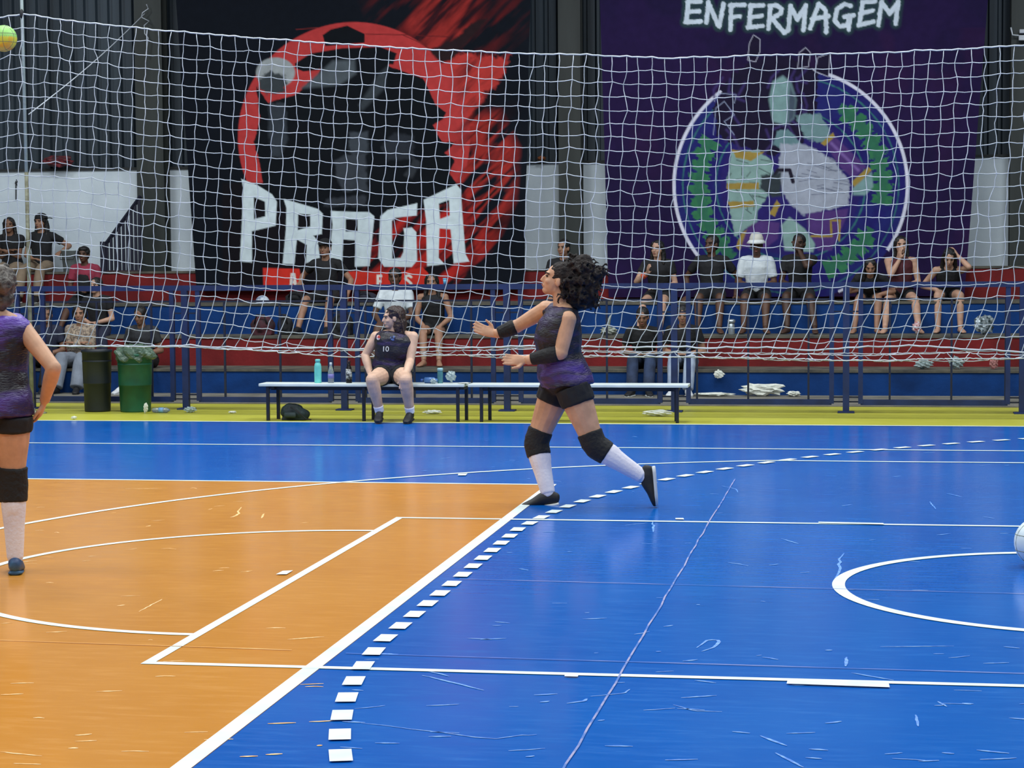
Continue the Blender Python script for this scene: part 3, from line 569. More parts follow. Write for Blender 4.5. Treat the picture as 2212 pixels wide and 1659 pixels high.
# ------------------------------------------------------------------ benches
bw = mat('bench_white', (214, 222, 220), 0.45, c2=(196, 206, 204), nscale=4); bl = mat('bench_leg', (22, 26, 44), 0.45)
ZB = 0.395
def bench(xa, xb, legs, label):
    o = empty('bench', ((xa+xb)/2, 10.42, 0), label=label, category='bench', group='low benches at the court edge')
    bevel(MB().box((xa, 10.27, ZB-0.03), (xb, 10.57, ZB)).build('seat', bw, o), 0.006)
    MB().box((xa+0.1, 10.40, ZB-0.075), (xb-0.1, 10.44, ZB-0.03)).build('beam', bl, o)
    for xl_, xr_ in legs:
        for x, y in ((xl_, 10.31), (xr_, 10.53)): MB().box((x-0.016, y-0.016, 0), (x+0.016, y+0.016, ZB-0.03)).build('leg', bl, o)
        MB().box((min(xl_, xr_)-0.016, 10.31, ZB-0.06), (max(xl_, xr_)+0.016, 10.53, ZB-0.03)).build('leg_brace', bl, o)
    return o
gx = lambda px: float(at(px, 870, 10.31)[0])
bench(gx(561), gx(1004), [(gx(579), gx(579)+0.05), (gx(786), gx(786)+0.05), (gx(989), gx(989)+0.05)], 'low white-topped bench under the seated player in black')
bench(gx(1012), gx(1487), [(gx(1040), gx(1040)+0.05), (gx(1463), gx(1463)-0.03)], 'low white-topped bench behind the running player, right of the other')
# ------------------------------------------------------------------ people
def nrm(v): v = np.asarray(v, float); return v/(np.linalg.norm(v)+1e-12)
def ik(a, c, l1, l2, pole):
    a = np.asarray(a, float); c = np.asarray(c, float); d = c-a; D = np.linalg.norm(d)
    if D > (l1+l2)*0.995: c = a+d/D*(l1+l2)*0.995; d = c-a; D = np.linalg.norm(d)
    u = d/D; x = (l1*l1-l2*l2+D*D)/(2*D); h = math.sqrt(max(l1*l1-x*x, 1e-6)); p = np.asarray(pole, float); p = nrm(p-u*(p@u))
    return a+u*x+p*h, c
def lerp(a, b, t): return a+(b-a)*t
THIGH = [(0, .088), (.3, .083), (.7, .066), (1, .056)]; SHIN = [(0, .054), (.25, .058), (.6, .045), (1, .035)]
UARM = [(0, .048), (.45, .044), (1, .036)]; FARM = [(0, .038), (.3, .039), (.75, .030), (1, .026)]
def prof(P, t): return float(np.interp(t, [a for a, _ in P], [b for _, b in P]))
def seg(mb, A, B, P, t0, t1, k=1.0, off=0.0, wd=(1, 0, 0), n=7, flare=0.0):
    ts = np.linspace(t0, t1, n); mb.loft([lerp(A, B, t) for t in ts], [prof(P, t)*k+off+flare*(t-t0)/(t1-t0+1e-9) for t in ts], wd, 14, cap=0.15)
def limb(mb, A, B, C, P1, P2, k, off, t0, t1, wd=(1, 0, 0), flare=0.0):
    """sleeve or trouser leg from t0 to t1, counted 0..1 along the first bone and 1..2 along the second"""
    if t0 < 1: seg(mb, A, B, P1, t0, min(t1, 1), k, off, wd)
    if t1 > 1:
        if t0 < 1: mb.ell(B, [max(prof(P1, 1), prof(P2, 0))*k+off]*3)
        seg(mb, B, C, P2, max(t0-1, 0), t1-1, k, off, wd, flare=flare)
def hand(mb, w, d, nrm_, side, k=1.0, curl=0.35, spread=0.2, thumb=0.8):
    """palm with four unequal bent fingers and a thumb off its side; nrm_ is where the palm faces, side points to the thumb"""
    d = nrm(d); pn = nrm(np.asarray(nrm_)-d*(np.asarray(nrm_)@d)); sd = nrm(np.cross(d, pn)); sd = sd if sd@np.asarray(side) > 0 else -sd
    mb.loft([w-d*0.01, w+d*0.03*k, w+d*0.07*k, w+d*0.095*k], [(0.024*k, 0.019*k), (0.034*k, 0.017*k), (0.041*k, 0.015*k), (0.039*k, 0.012*k)], sd, 12)
    for i, (o, l) in enumerate(((0.030, 0.072), (0.010, 0.080), (-0.010, 0.075), (-0.029, 0.058))):
        b = w+d*0.088*k+sd*o*k; dr = nrm(d+sd*o*spread*30*0.35); a = b; pts = [a-dr*0.02]; ang = curl*0.5
        for L_ in (0.45, 0.31, 0.24):
            v = dr*math.cos(ang)+pn*math.sin(ang); a = a+v*l*L_*k; pts.append(a); ang += curl*0.75
        mb.loft(pts, [0.0092*k, 0.0092*k, 0.0085*k, 0.007*k], sd, 8)
    b = w+d*0.028*k+sd*0.026*k; v1 = nrm(d*0.55+sd*thumb+pn*0.25); v2 = nrm(d*0.95+sd*thumb*0.4+pn*0.3)
    mb.loft([b-v1*0.015, b+v1*0.032*k, b+v1*0.032*k+v2*0.03*k, b+v1*0.032*k+v2*0.052*k], [0.013*k, 0.0115*k, 0.010*k, 0.008*k], pn, 8)
def head_frame(hf, hu):
    hf = nrm(hf); hu = nrm(np.asarray(hu)-hf*(np.asarray(hu)@hf)); hl = np.cross(hu, hf); return np.array([hl, hf, hu])
def head_parts(mb, c, ax, k=1.0):
    q = lambda x, y, z: c+(ax[0]*x+ax[1]*y+ax[2]*z)*k; r = lambda *a: [v*k for v in a]
    mb.ell(q(0, -.012, .03), r(.074, .096, .084), ax, 16, 12); mb.ell(q(0, .026, -.026), r(.061, .064, .088), ax, 16, 12)
    mb.ell(q(0, .052, -.09), r(.036, .034, .026), ax); mb.ell(q(0, -.0, -.06), r(.055, .06, .05), ax)
    mb.loft([q(0, .082, .014), q(0, .098, -.012), q(0, .106, -.032), q(0, .088, -.038)], r(.008, .011, .0135, .010), ax[0], 8)
    mb.ell(q(0, .076, .026), r(.05, .018, .011), ax); mb.ell(q(0, .082, -.062), r(.024, .015, .013), ax)
    for s in (-1, 1): mb.ell(q(s*.074, -.008, -.012), r(.011, .021, .032), ax); mb.ell(q(s*.036, .058, -.028), r(.024, .024, .022), ax)
def leg_bone(A, B, P, t): return lerp(A, B, t), prof(P, t)

def skin_mat(n, c): return mat('skin_'+n, c, 0.55, c2=tuple(v*0.9 for v in c), nscale=14, sub=0.08, spec=0.35)
SK = {'pale': skin_mat('pale', (190, 150, 128)), 'mid': skin_mat('mid', (158, 118, 96)), 'tan': skin_mat('tan', (132, 96, 76)), 'brown': skin_mat('brown', (92, 64, 50)), 'dark': skin_mat('dark', (72, 50, 40)),
      'runner': skin_mat('runner', (208, 160, 128)), 'lady': skin_mat('lady', (214, 176, 152))}
HB = mat('hair_black', (24, 20, 20), 0.55, c2=(12, 10, 11), nscale=30, stretch=(1, 1, .2), bump=0.6, bscale=60)
HBR = mat('hair_brown', (60, 40, 34), 0.5, c2=(32, 22, 20), nscale=26, stretch=(1, 1, .15), bump=0.6, bscale=60)
HG = mat('hair_ash', (104, 96, 88), 0.6, c2=(44, 38, 34), nscale=24, bump=0.7, bscale=50)
HC = mat('hair_curly', (40, 29, 26), 0.85, c2=(18, 13, 13), nscale=40, bump=0.8, bscale=70)
def cloth(n, c, **k): return mat('cloth_'+n, c, k.pop('rough', 0.85), nscale=k.pop('nscale', 7), bump=0.25, bscale=22, **k)
BLACK = cloth('black', (22, 23, 28), c2=(14, 15, 19)); WHITE = cloth('white', (206, 214, 220), c2=(184, 194, 202)); NAVY = cloth('navy', (30, 36, 60)); CHAR = cloth('charcoal', (44, 46, 52))
MAROON = cloth('maroon', (142, 42, 66)); DENIM = cloth('denim', (44, 60, 92), c2=(30, 42, 66)); LDENIM = cloth('light_denim', (164, 178, 198), c2=(140, 154, 178)); OLIVE = cloth('olive', (62, 62, 50)); BEIGE = cloth('beige_print', (178, 160, 140), c2=(96, 84, 80), nscale=40)
GREYP = cloth('grey_trousers', (126, 134, 148)); KHAKI = cloth('khaki', (138, 120, 100)); WINE = cloth('wine', (76, 26, 36)); EYE = mat('eye_dark', (30, 22, 20), 0.25); LIP = mat('lip', (150, 84, 76), 0.5)
SHW = mat('shoe_white', (214, 218, 222), 0.6); SHB = mat('shoe_black', (24, 24, 28), 0.6); SOLE = mat('sole_white', (222, 224, 222), 0.6); SHN = mat('shoe_teal', (52, 96, 132), 0.55, c2=(36, 62, 104), nscale=16); PAD = mat('pad_black', (20, 20, 23), 0.8, bump=0.4, bscale=50)
SOCK = mat('sock_white', (232, 230, 238), 0.85, c2=(214, 210, 222), nscale=5, bump=0.2, bscale=60)

def figure(J, label, body_w=1.0, skin='mid', s=1.0, vox=0.009, hair=('short', HB), shirt=(BLACK, 0.5), pants=(CHAR, 2.0), shoes=None, hands=(0.4, 0.4), group=None, girth=1.0, fold=0.012, extra=None, bust=0.0, skirt=0.0, faces=True, hem=0.0, root_at=None):
    base = np.array(J['base']) if 'base' in J else np.array([J['pel'][0], J['pel'][1], min(J['AL'][2], J['AR'][2])-0.09])
    R = empty('person', base, label=label, category='person')
    if group: R['group'] = group
    w = body_w; mb = MB(); g = girth
    pel, neck, head = J['pel'], J['neck'], J['head']; side = nrm(J['side']); hs = nrm(J.get('hside', J['side'])); up = nrm(neck-pel); fw = nrm(np.cross(up, -side)); 
    fw = fw if fw@J['front'] > 0 else -fw
    Ln = np.linalg.norm(neck-pel)
    def torso(off, lo, hi, kx=1.0):
        # (height share, half width, half depth, forward shift)
        rows = [(-.14, .105, .095, .0), (-.02, .160, .122, -.008), (.12, .152, .116, -.002), (.34, .128, .098, .008), (.55, .138, .106, .010+bust*.4), (.72, .150, .106+bust*.6, .008+bust*.7), (.86, .148, .088, -.002), (.95, .112, .066, -.010), (1.0, .066, .054, -.012)]
        out_p = []; out_r = []
        for t, rx, ry, sh in rows:
            if t < lo-1e-6 or t > hi+1e-6: continue
            sdir = nrm(lerp(hs, side, np.clip(t, 0, 1))); belly = 1.0
            if g > 1 and t < 0.7: belly = 1+(g-1)*0.9
            out_p.append(pel+up*Ln*t+fw*(sh*s+(0.02*(g-1)*4 if 0 < t < .6 else 0))); out_r.append((rx*s*w*kx*(1+(g-1)*0.6)+off, ry*s*belly+off))
        return out_p, out_r
    p, r = torso(0, -.2, 1.0); mb.loft(p, r, side, 20, cap=0.3)
    mb.loft([neck-up*0.03*s, lerp(neck, head, .35), head+nrm(J['hu'])*(-.05*s)-nrm(J['hf'])*.012*s], [.060*s*min(w, 1.1), .050*s*min(w, 1.1), .050*s], side, 14)
    ax = head_frame(J['hf'], J['hu']); head_parts(mb, head, ax, s)
    for q in 'LR':
        sg = 1 if q == 'L' else -1; S, E, W_, H, K, A = (J[a+q] for a in 'SEWHKA')
        mb.loft([neck-up*0.05*s, lerp(neck, S, .55)-up*.012*s, S], [.045*s, .05*s, .05*s*g**.5], fw, 12); mb.ell(S, [.052*s*g**.6]*3)
        limb(mb, S, E, W_, UARM, FARM, s*g**.8, 0, 0, 2)
        hd = J.get('HD'+q, nrm(W_-E)); hand(mb, W_, hd, J.get('HN'+q, -up if abs(hd@up) < .8 else fw), J.get('HS'+q, side*-sg*0.4+up*.3+fw*.4), s, hands[0 if q == 'L' else 1])
        limb(mb, H, K, A, THIGH, SHIN, s*(g**.9), 0, 0.0, 2.0)
        # calf bulge and bare foot
        sh = nrm(A-K); bk = -J['TD'+q]; bk = nrm(bk-sh*(bk@sh)); mb.ell(lerp(K, A, .3)+bk*.018*s, [.045*s*g**.7, .045*s*g**.7, .10*s], np.array([nrm(np.cross(bk, sh)), bk, sh]))
        td, tu = nrm(J['TD'+q]), nrm(J.get('TU'+q, (0, 0, 1))); fs = np.cross(td, tu)
        mb.loft([A-td*.045*s-tu*.045*s, A+td*.0-tu*.035*s, A+td*.07*s-tu*.048*s, A+td*.13*s-tu*.06*s, A+td*.17*s-tu*.066*s], [(.028*s, .03*s), (.034*s, .042*s), (.038*s, .032*s), (.042*s, .020*s), (.034*s, .013*s)], fs, 12)
    remesh(mb.build('body', SK[skin], R, True), vox, 2)
    # clothes
    sm, sl = shirt
    if sm is not None:
        m = MB(); p, r = torso(.028 if hem else .016, -.02-hem, .96); 
        if hem: p = [p[0]-up*hem*Ln]+p; r = [(r[0][0]*1.02, r[0][1]*1.02)]+r
        m.loft(p, r, side, 22, cap=0.12)
        for q in 'LR':
            S, E, W_ = J['S'+q], J['E'+q], J['W'+q]
            if sl > 0:
                m.loft([neck-up*0.05*s, lerp(neck, S, .55)-up*.008*s, S], [.058*s, .062*s, .062*s*g**.5], fw, 12); m.ell(S, [.064*s*g**.6]*3)
                limb(m, S, E, W_, UARM, FARM, s*g**.8, .017, 0, sl, flare=0.004)
            else: m.loft([neck-up*0.06*s-fw*.005, lerp(neck, S, .45)-up*.018*s, lerp(neck, S, .80)-up*.03*s], [.052*s, .057*s, .05*s*g**.5], fw, 12)
        o = remesh(m.build('shirt', sm, R, True), max(vox, .007), 3, fold, .09*s); J['_shirt'] = o
    pm, pl = pants
    if pm is not None:
        m = MB(); p, r = torso(.013, -.2, .13); m.loft(p, r, hs, 20, cap=0.3)
        for q in 'LR':
            limb(m, J['H'+q], J['K'+q], J['A'+q], THIGH, SHIN, s*g**.9, .014+skirt, 0, pl, flare=.02 if pl > 1.6 else 0)
        remesh(m.build('trousers' if pl > 1.3 else 'shorts', pm, R, True), max(vox, .007), 3, fold*.6, .08)
    if shoes:
        for q in 'LR':
            td, tu = nrm(J['TD'+q]), nrm(J.get('TU'+q, (0, 0, 1))); A = J['A'+q]; fs = np.cross(td, tu); m = MB()
            m.loft([A-td*.058*s-tu*.04*s, A-td*.01*s-tu*.028*s, A+td*.05*s-tu*.036*s, A+td*.11*s-tu*.052*s, A+td*.165*s-tu*.062*s, A+td*.195*s-tu*.068*s], [(.030*s, .036*s), (.039*s, .056*s), (.041*s, .046*s), (.045*s, .030*s), (.043*s, .021*s), (.028*s, .014*s)], fs, 14)
            so = remesh(m.build('shoe', shoes[0], R, True), .006, 2)
            m = MB(); m.loft([A-td*.062*s-tu*.078*s, A-td*.02*s-tu*.08*s, A+td*.06*s-tu*.08*s, A+td*.13*s-tu*.08*s, A+td*.195*s-tu*.079*s], [(.032*s, .012*s), (.040*s, .012*s), (.040*s, .011*s), (.046*s, .011*s), (.028*s, .010*s)], fs, 16, cap=.3)
            m.build('sole', shoes[1], so, True)
    # face
    q_ = lambda x, y, z: head+(ax[0]*x+ax[1]*y+ax[2]*z)*s
    if faces:
        for sg in (-1, 1):
            MB().ell(q_(sg*.031, .080, .004), [.013*s, .009*s, .006*s], ax, 8, 6).build('eye', EYE, R, True)
            MB().loft([q_(sg*.016, .091, .021), q_(sg*.034, .086, .026), q_(sg*.052, .068, .021)], [.004*s]*3, ax[2], 6).build('eyebrow', hair[1] if hair[1] else HB, R, True)
        MB().ell(q_(0, .094, -.061), [.020*s, .006*s, .0065*s], ax, 8, 6).build('lips', LIP, R, True)
    # hair
    st_, hm = hair[0], hair[1]
    if hm is not None and st_ != 'none':
        m = MB(); m.ell(q_(0, -.022, .038), [.083*s, .099*s, .086*s], ax, 18, 14); m.ell(q_(0, -.05, -.01), [.074*s, .062*s, .075*s], ax)
        if st_ in ('long', 'tied'):
            for sg in (-1, 1): m.loft([q_(sg*.05, .03, .085), q_(sg*.078, .01, .03), q_(sg*.079, -.015, -.04)]+([q_(sg*.085, -.02, -.12), q_(sg*.095, .0, -.21)] if st_ == 'long' else []), [.022*s, .024*s, .026*s]+([.03*s, .02*s] if st_ == 'long' else []), ax[1], 10)
            if st_ == 'long': m.loft([q_(0, -.09, .02), q_(0, -.105, -.08), q_(0, -.10, -.18), q_(0, -.09, -.25)], [(.07*s, .03*s), (.085*s, .035*s), (.085*s, .03*s), (.05*s, .02*s)], ax[0], 12)
            else: m.ell(q_(0, -.125, .0), [.035*s]*3, ax)
        if st_ == 'fringe': m.ell(q_(0, .035, .075), [.072*s, .055*s, .04*s], ax); m.ell(q_(.055, .0, .03), [.035*s, .05*s, .04*s], ax); m.ell(q_(-.055, .0, .03), [.035*s, .05*s, .04*s], ax)
        if st_ == 'custom': hair[2](m, q_, ax, s)
        remesh(m.build('hair', hm, R, True), max(vox*.8, .006), 1 if st_ == 'custom' else 2, .012 if st_ != 'custom' else .02, .03)
    if extra: extra(R, J, q_, ax, s)
    return R

def cap_hat(m, visor=(0, 1), vm=None):
    def f(R, J, q_, ax, s):
        mb = MB(); mb.ell(q_(0, -.015, .06), [.09*s, .105*s, .075*s], ax, 18, 12); mb.build('cap', m, R, True)
        v = ax[0]*visor[0]+ax[1]*visor[1]; c = q_(0, -.01, .055)
        MB().loft([c+v*.08*s, c+v*.14*s+ax[2]*.004, c+v*.175*s-ax[2]*.004], [(.075*s, .006*s), (.068*s, .006*s), (.03*s, .005*s)], np.cross(v, ax[2]), 12, cap=.2).build('visor', vm or m, R, True)
    return f
def bucket(R, J, q_, ax, s):
    b = MB(); c0 = q_(0, -.01, .055); n = 20
    pr = [(.098, .0, .115), (.10, .02, .12), (.096, .06, .11), (.088, .10, .1), (.06, .115, .07)]
    b.loft([q_(0, -.012, .045), q_(0, -.012, .09), q_(0, -.012, .135)], [(.092*s, .11*s), (.088*s, .104*s), (.07*s, .085*s)], ax[0], 20, cap=.3)
    b.build('bucket_hat', mat('hat_cream', (206, 204, 196), .85), R, True)
    MB().loft([q_(0, -.012, .062), q_(0, -.008, .045), q_(0, -.004, .022)], [(.092*s, .11*s), (.108*s, .128*s), (.128*s, .150*s)], ax[0], 24, cap=.02).build('brim', mat('hat_white', (222, 226, 226), .85), R, True)

def seated(x, Y, seat, foot, face=0.0, s=1.0, lean=0.12, ff=0.42, spread=0.10, hl=None, hr=None, turn=0.0, nod=0.0, side_lean=0.0, footx=(0, 0), bend=0.0):
    a = math.radians(face); F = np.array([math.sin(a), -math.cos(a), 0]); Lf = np.array([math.cos(a), math.sin(a), 0]); Z = np.array([0, 0, 1.0])
    pel = np.array([x, Y, seat+.10*s]); d = nrm(Z*math.cos(lean+bend)+F*math.sin(lean+bend)+Lf*side_lean); neck = pel+d*.475*s
    t = math.radians(turn); hf = F*math.cos(t)+Lf*math.sin(t); hd = nrm(Z*math.cos((lean+bend)*.6)+F*math.sin((lean+bend)*.6)); hu = nrm(hd*math.cos(nod)+hf*math.sin(nod)); hfv = nrm(hf*math.cos(nod)-Z*math.sin(nod))
    head = neck+nrm(hd+F*.15)*.155*s
    J = dict(pel=pel, neck=neck, head=head, hf=hfv, hu=hu, side=Lf, front=F)
    for q, sg in (('L', 1), ('R', -1)):
        H = pel+Lf*sg*.085*s-Z*.015*s; J['H'+q] = H
        An = pel+F*ff+Lf*(sg*(spread+.04)+footx[0 if q == 'L' else 1]); An[2] = foot+.085*s
        K, An = ik(H, An, .43*s, .42*s, F*1.0+Z*.8+Lf*sg*spread*1.6); J['K'+q] = K; J['A'+q] = An; An[2] = max(An[2], foot+.085*s); J['TD'+q] = nrm(F+Lf*sg*.25)
        S = neck-d*.055*s+Lf*sg*.165*s; J['S'+q] = S
        tgt = (hl if sg > 0 else hr)
        if tgt is None: tg = K+Z*.075*s-F*.08; dirn = nrm(F*.8-Z*.35-Lf*sg*.2)
        elif tgt == 'lap': tg = pel+F*.24*s+Lf*sg*.05+Z*.09*s; dirn = nrm(F*.4-Lf*sg*.9)
        elif tgt == 'cross': tg = lerp(pel, neck, .5)+F*.17*s-Lf*sg*.05; dirn = nrm(-Lf*sg+Z*.1)
        elif tgt == 'chin': tg = head+hf*.085*s-Z*.19*s+Lf*sg*.03; dirn = nrm(Z+hf*.15)
        elif tgt == 'face': tg = head+hf*.11*s-Z*.10*s+Lf*sg*.03; dirn = nrm(Z*.8-Lf*sg*.4)
        elif tgt == 'head': tg = head+Lf*sg*.11*s+Z*.02; dirn = nrm(Z*.8-Lf*sg*.6)
        elif tgt == 'phone': tg = lerp(pel, neck, .62)+F*.26*s+Lf*sg*.10; dirn = nrm(F*.5+Z*.6-Lf*sg*.2)
        elif tgt == 'seat': tg = pel+Lf*sg*.30*s-F*.02-Z*.03*s; dirn = nrm(Lf*sg*.3-Z*.2+F*.6)
        elif tgt == 'kneel': tg = lerp(J['KL'], J['KL'], 1); dirn = F
        else: tg = pel+F*tgt[1]+Lf*tgt[0]+Z*tgt[2]; dirn = None
        pole = Lf*sg*.8-Z*.6-F*.5
        if tgt in ('chin', 'face', 'head'): pole = Lf*sg*.7-Z*1.0+F*.4
        E, W_ = ik(S, tg, .285*s, .25*s, pole); J['E'+q] = E; J['W'+q] = W_
        if dirn is None: dirn = nrm(W_-E)
        J['HD'+q] = dirn; J['HN'+q] = -Z if abs(dirn[2]) < .6 else -F*.4-Lf*sg*.6; J['HS'+q] = -Lf*sg+Z*.2
    return J
T1, T2, T3, T4 = TZ
ORANGE = mat('band_orange', (226, 92, 60), .6)
def wristband(R, J, q_, ax, s):
    mb = MB(); seg(mb, J['ER'], J['WR'], FARM, .62, .84, s, .008); mb.build('wristband', ORANGE, R, True)
def dark_front(R, J, q_, ax, s):
    u = nrm(J['neck']-J['pel']); f = J['front']; mb = MB(); mb.loft([lerp(J['pel'], J['neck'], t)+f*d for t, d in ((.05, .075), (.35, .08), (.65, .075), (.84, .05))], [(.10, .07), (.10, .06), (.095, .06), (.07, .045)], J['side'], 18)
    mb.build('shirt_front', BLACK, R, True)
gX = lambda px, Y, z: None
def X_at(px, py, Y): return float(at(px, py, Y)[0])
def V(x, y, z): return np.array([x, y, z], float)
def shoes_of(k): return {'w': (SHW, SOLE), 'b': (SHB, SOLE), 'k': (SHB, SHB), None: None}[k]
def spec(px, py, tier, label, **k):
    Yt, st_, ft = {1: (14.86, T1, 0.012), 2: (15.74, T2, T1), 3: (16.62, T3, T2), 4: (17.78, T4, T3)}[tier]
    Yt += k.pop('dy', 0); seat = st_
    fk = {a: k.pop(a) for a in list(k) if a in ('face', 's', 'lean', 'ff', 'spread', 'hl', 'hr', 'turn', 'nod', 'side_lean', 'footx', 'bend')}
    ff = {1: .60, 2: .62, 3: .66, 4: .58}[tier]; fk.setdefault('ff', ff)
    J = seated(0, Yt, seat, ft, **fk); hx = J['head'][0]; x = X_at(px, py, J['head'][1])-hx
    for a, v in J.items():
        if a[0] in 'SEWHKA' and len(a) == 2 or a in ('pel', 'neck', 'head'): v[0] += x
    J['base'] = V(J['pel'][0], J['pel'][1], seat)
    k.setdefault('shoes', (SHB, SOLE)); k['s'] = fk.get('s', 1.0)
    return figure(J, label, vox=.0095, group='spectators on the stands', **k)
spec(20, 485, 4, 'spectator in black top with arms crossed, far left beside the net pole', skin='tan', hair=('long', HB), shirt=(BLACK, .5), pants=(KHAKI, 1.0), hl='cross', hr='cross', s=.95, turn=10)
spec(88, 487, 4, 'spectator in backward cap and black tee sitting against white wall', skin='mid', hair=('long', HB), shirt=(BLACK, .55), pants=(KHAKI, 2), hl=(.34, .1, .2), hr='lap', turn=-12, s=1.0, extra=cap_hat(BLACK, (1.0, -.1)), lean=.02)
spec(181, 545, 3, 'spectator in maroon and black shirt with bowl haircut', skin='brown', hair=('fringe', HB), shirt=(MAROON, .6), pants=(BLACK, 1.0), hl='lap', hr='lap', s=.95, extra=dark_front)
spec(207, 612, 2, 'spectator with tied dark hair seated just below the maroon shirt', skin='pale', hair=('tied', HB), shirt=(BLACK, .5), pants=(NAVY, 2), hl='lap', hr='lap', turn=-15, s=.93, footx=(.14, .14))
spec(100, 660, 1, 'spectator in dark clothes behind the railing, beside the standing player', skin='tan', hair=('short', HB), shirt=(NAVY, .6), pants=(BLACK, 2), turn=20, s=.95, shoes=(SHB, SOLE), hl='lap', hr=None)
spec(172, 672, 1, 'spectator in patterned beige top and pale wide trousers by the bins', skin='mid', hair=('tied', HB), shirt=(BEIGE, 2), pants=(GREYP, 2), hl='cross', hr='cross', turn=8, s=.97, shoes=(SHB, SHB), skirt=.02)
spec(303, 690, 1, 'spectator in dark top and shorts behind the green bin', skin='tan', hair=('short', HB), shirt=(CHAR, .6), pants=(BLACK, .8), turn=-10, s=.97, shoes=(SHW, SOLE), hl='lap', hr='lap', footx=(.10, .02), lean=.3, nod=.3)
spec(702, 541, 3, 'spectator in black cap and black tee with one hand raised, before PRAGA letters', skin='mid', hair=('short', HB), shirt=(BLACK, .55), pants=(BLACK, .9), hl=(.36, .22, .02), hr=(-.34, .16, .18), face=-4, s=1.03, extra=cap_hat(BLACK), shoes=(SHB, SHB), spread=.16)
spec(853, 612, 2, 'spectator in plain white tee behind the seated player', skin='brown', hair=('short', HB), shirt=(WHITE, .7), pants=(CHAR, .9), s=1.05, spread=.08, footx=(-.06, -.06))
spec(933, 632, 2, 'spectator in dark tank top leaning on bare knees', skin='mid', hair=('long', HB), shirt=(BLACK, 0), pants=(BLACK, .5), hl=None, hr=None, lean=.25, s=.98, shoes=None, spread=.06, footx=(.08, .08))
spec(1217, 545, 3, 'spectator in black tee glimpsed behind the running player', skin='mid', hair=('short', HB), shirt=(BLACK, .55), pants=(CHAR, 1), hl='lap', hr='lap', turn=-18)
spec(1420, 562, 3, 'spectator with long black hair and orange wristband, left of the cropped-hair man', skin='pale', hair=('long', HB), shirt=(BLACK, .5), pants=(BLACK, .6), hl='lap', hr='phone', face=-6, turn=-14, s=.98, lean=.2, shoes=None, extra=wristband)
spec(1537, 538, 3, 'spectator with cropped hair in black tee, left of the bucket hat', skin='brown', hair=('short', HB), shirt=(BLACK, .6), pants=(BLACK, .9), turn=-30, s=1.04, hl='seat', hr='seat', lean=.0, shoes=None)
spec(1634, 545, 3, 'spectator in white tee and pale bucket hat', skin='brown', hair=('short', HB), shirt=(WHITE, .75), pants=(BLACK, .85), s=1.03, nod=.25, extra=bucket, hl='lap', hr='lap', shoes=None)
spec(1726, 535, 3, 'spectator in dark tee resting chin on hand, right of the bucket hat', skin='dark', hair=('short', HB), shirt=(BLACK, .5), pants=(BLACK, .8), hl='face', hr='lap', s=1.05, face=-10, footx=(.18, .1), shoes=None)
spec(1946, 535, 3, 'spectator with dark hair holding chin, long legs bare, under purple banner', skin='pale', hair=('long', HB), shirt=(WINE, 0), pants=(BLACK, .5), hl='lap', hr='chin', s=1.0, turn=8, spread=.17, lean=.08, shoes=None)
spec(1880, 607, 3, 'spectator in black bowed forward beside the one holding chin', skin='mid', hair=('long', HB), shirt=(BLACK, .5), pants=(BLACK, .5), bend=.75, s=.9, lean=.2, nod=.4, hl=None, hr='lap', shoes=None, dy=-.12, ff=.52, footx=(-.06, -.06))
spec(2050, 603, 3, 'spectator bowed forward with hand on head, rightmost on the stands', skin='pale', hair=('long', HB), shirt=(BLACK, 0), pants=(BLACK, .5), bend=.55, lean=.2, nod=.5, hl='head', hr=None, s=.97, shoes=None, ff=.5)
spec(1388, 700, 1, 'spectator in blue jeans bent low behind the right bench', skin='tan', hair=('short', HB), shirt=(BLACK, .6), pants=(DENIM, 2), bend=.35, nod=.3, s=.98, shoes=(SHB, SOLE), hl='lap', hr='lap', spread=.06)
spec(1475, 694, 1, 'spectator in pale jeans and black top behind the right bench end', skin='mid', hair=('tied', HB), shirt=(BLACK, .6), pants=(LDENIM, 2), bend=.25, nod=.2, s=.98, shoes=(SHW, SOLE), hl='lap', hr='lap', spread=.05)

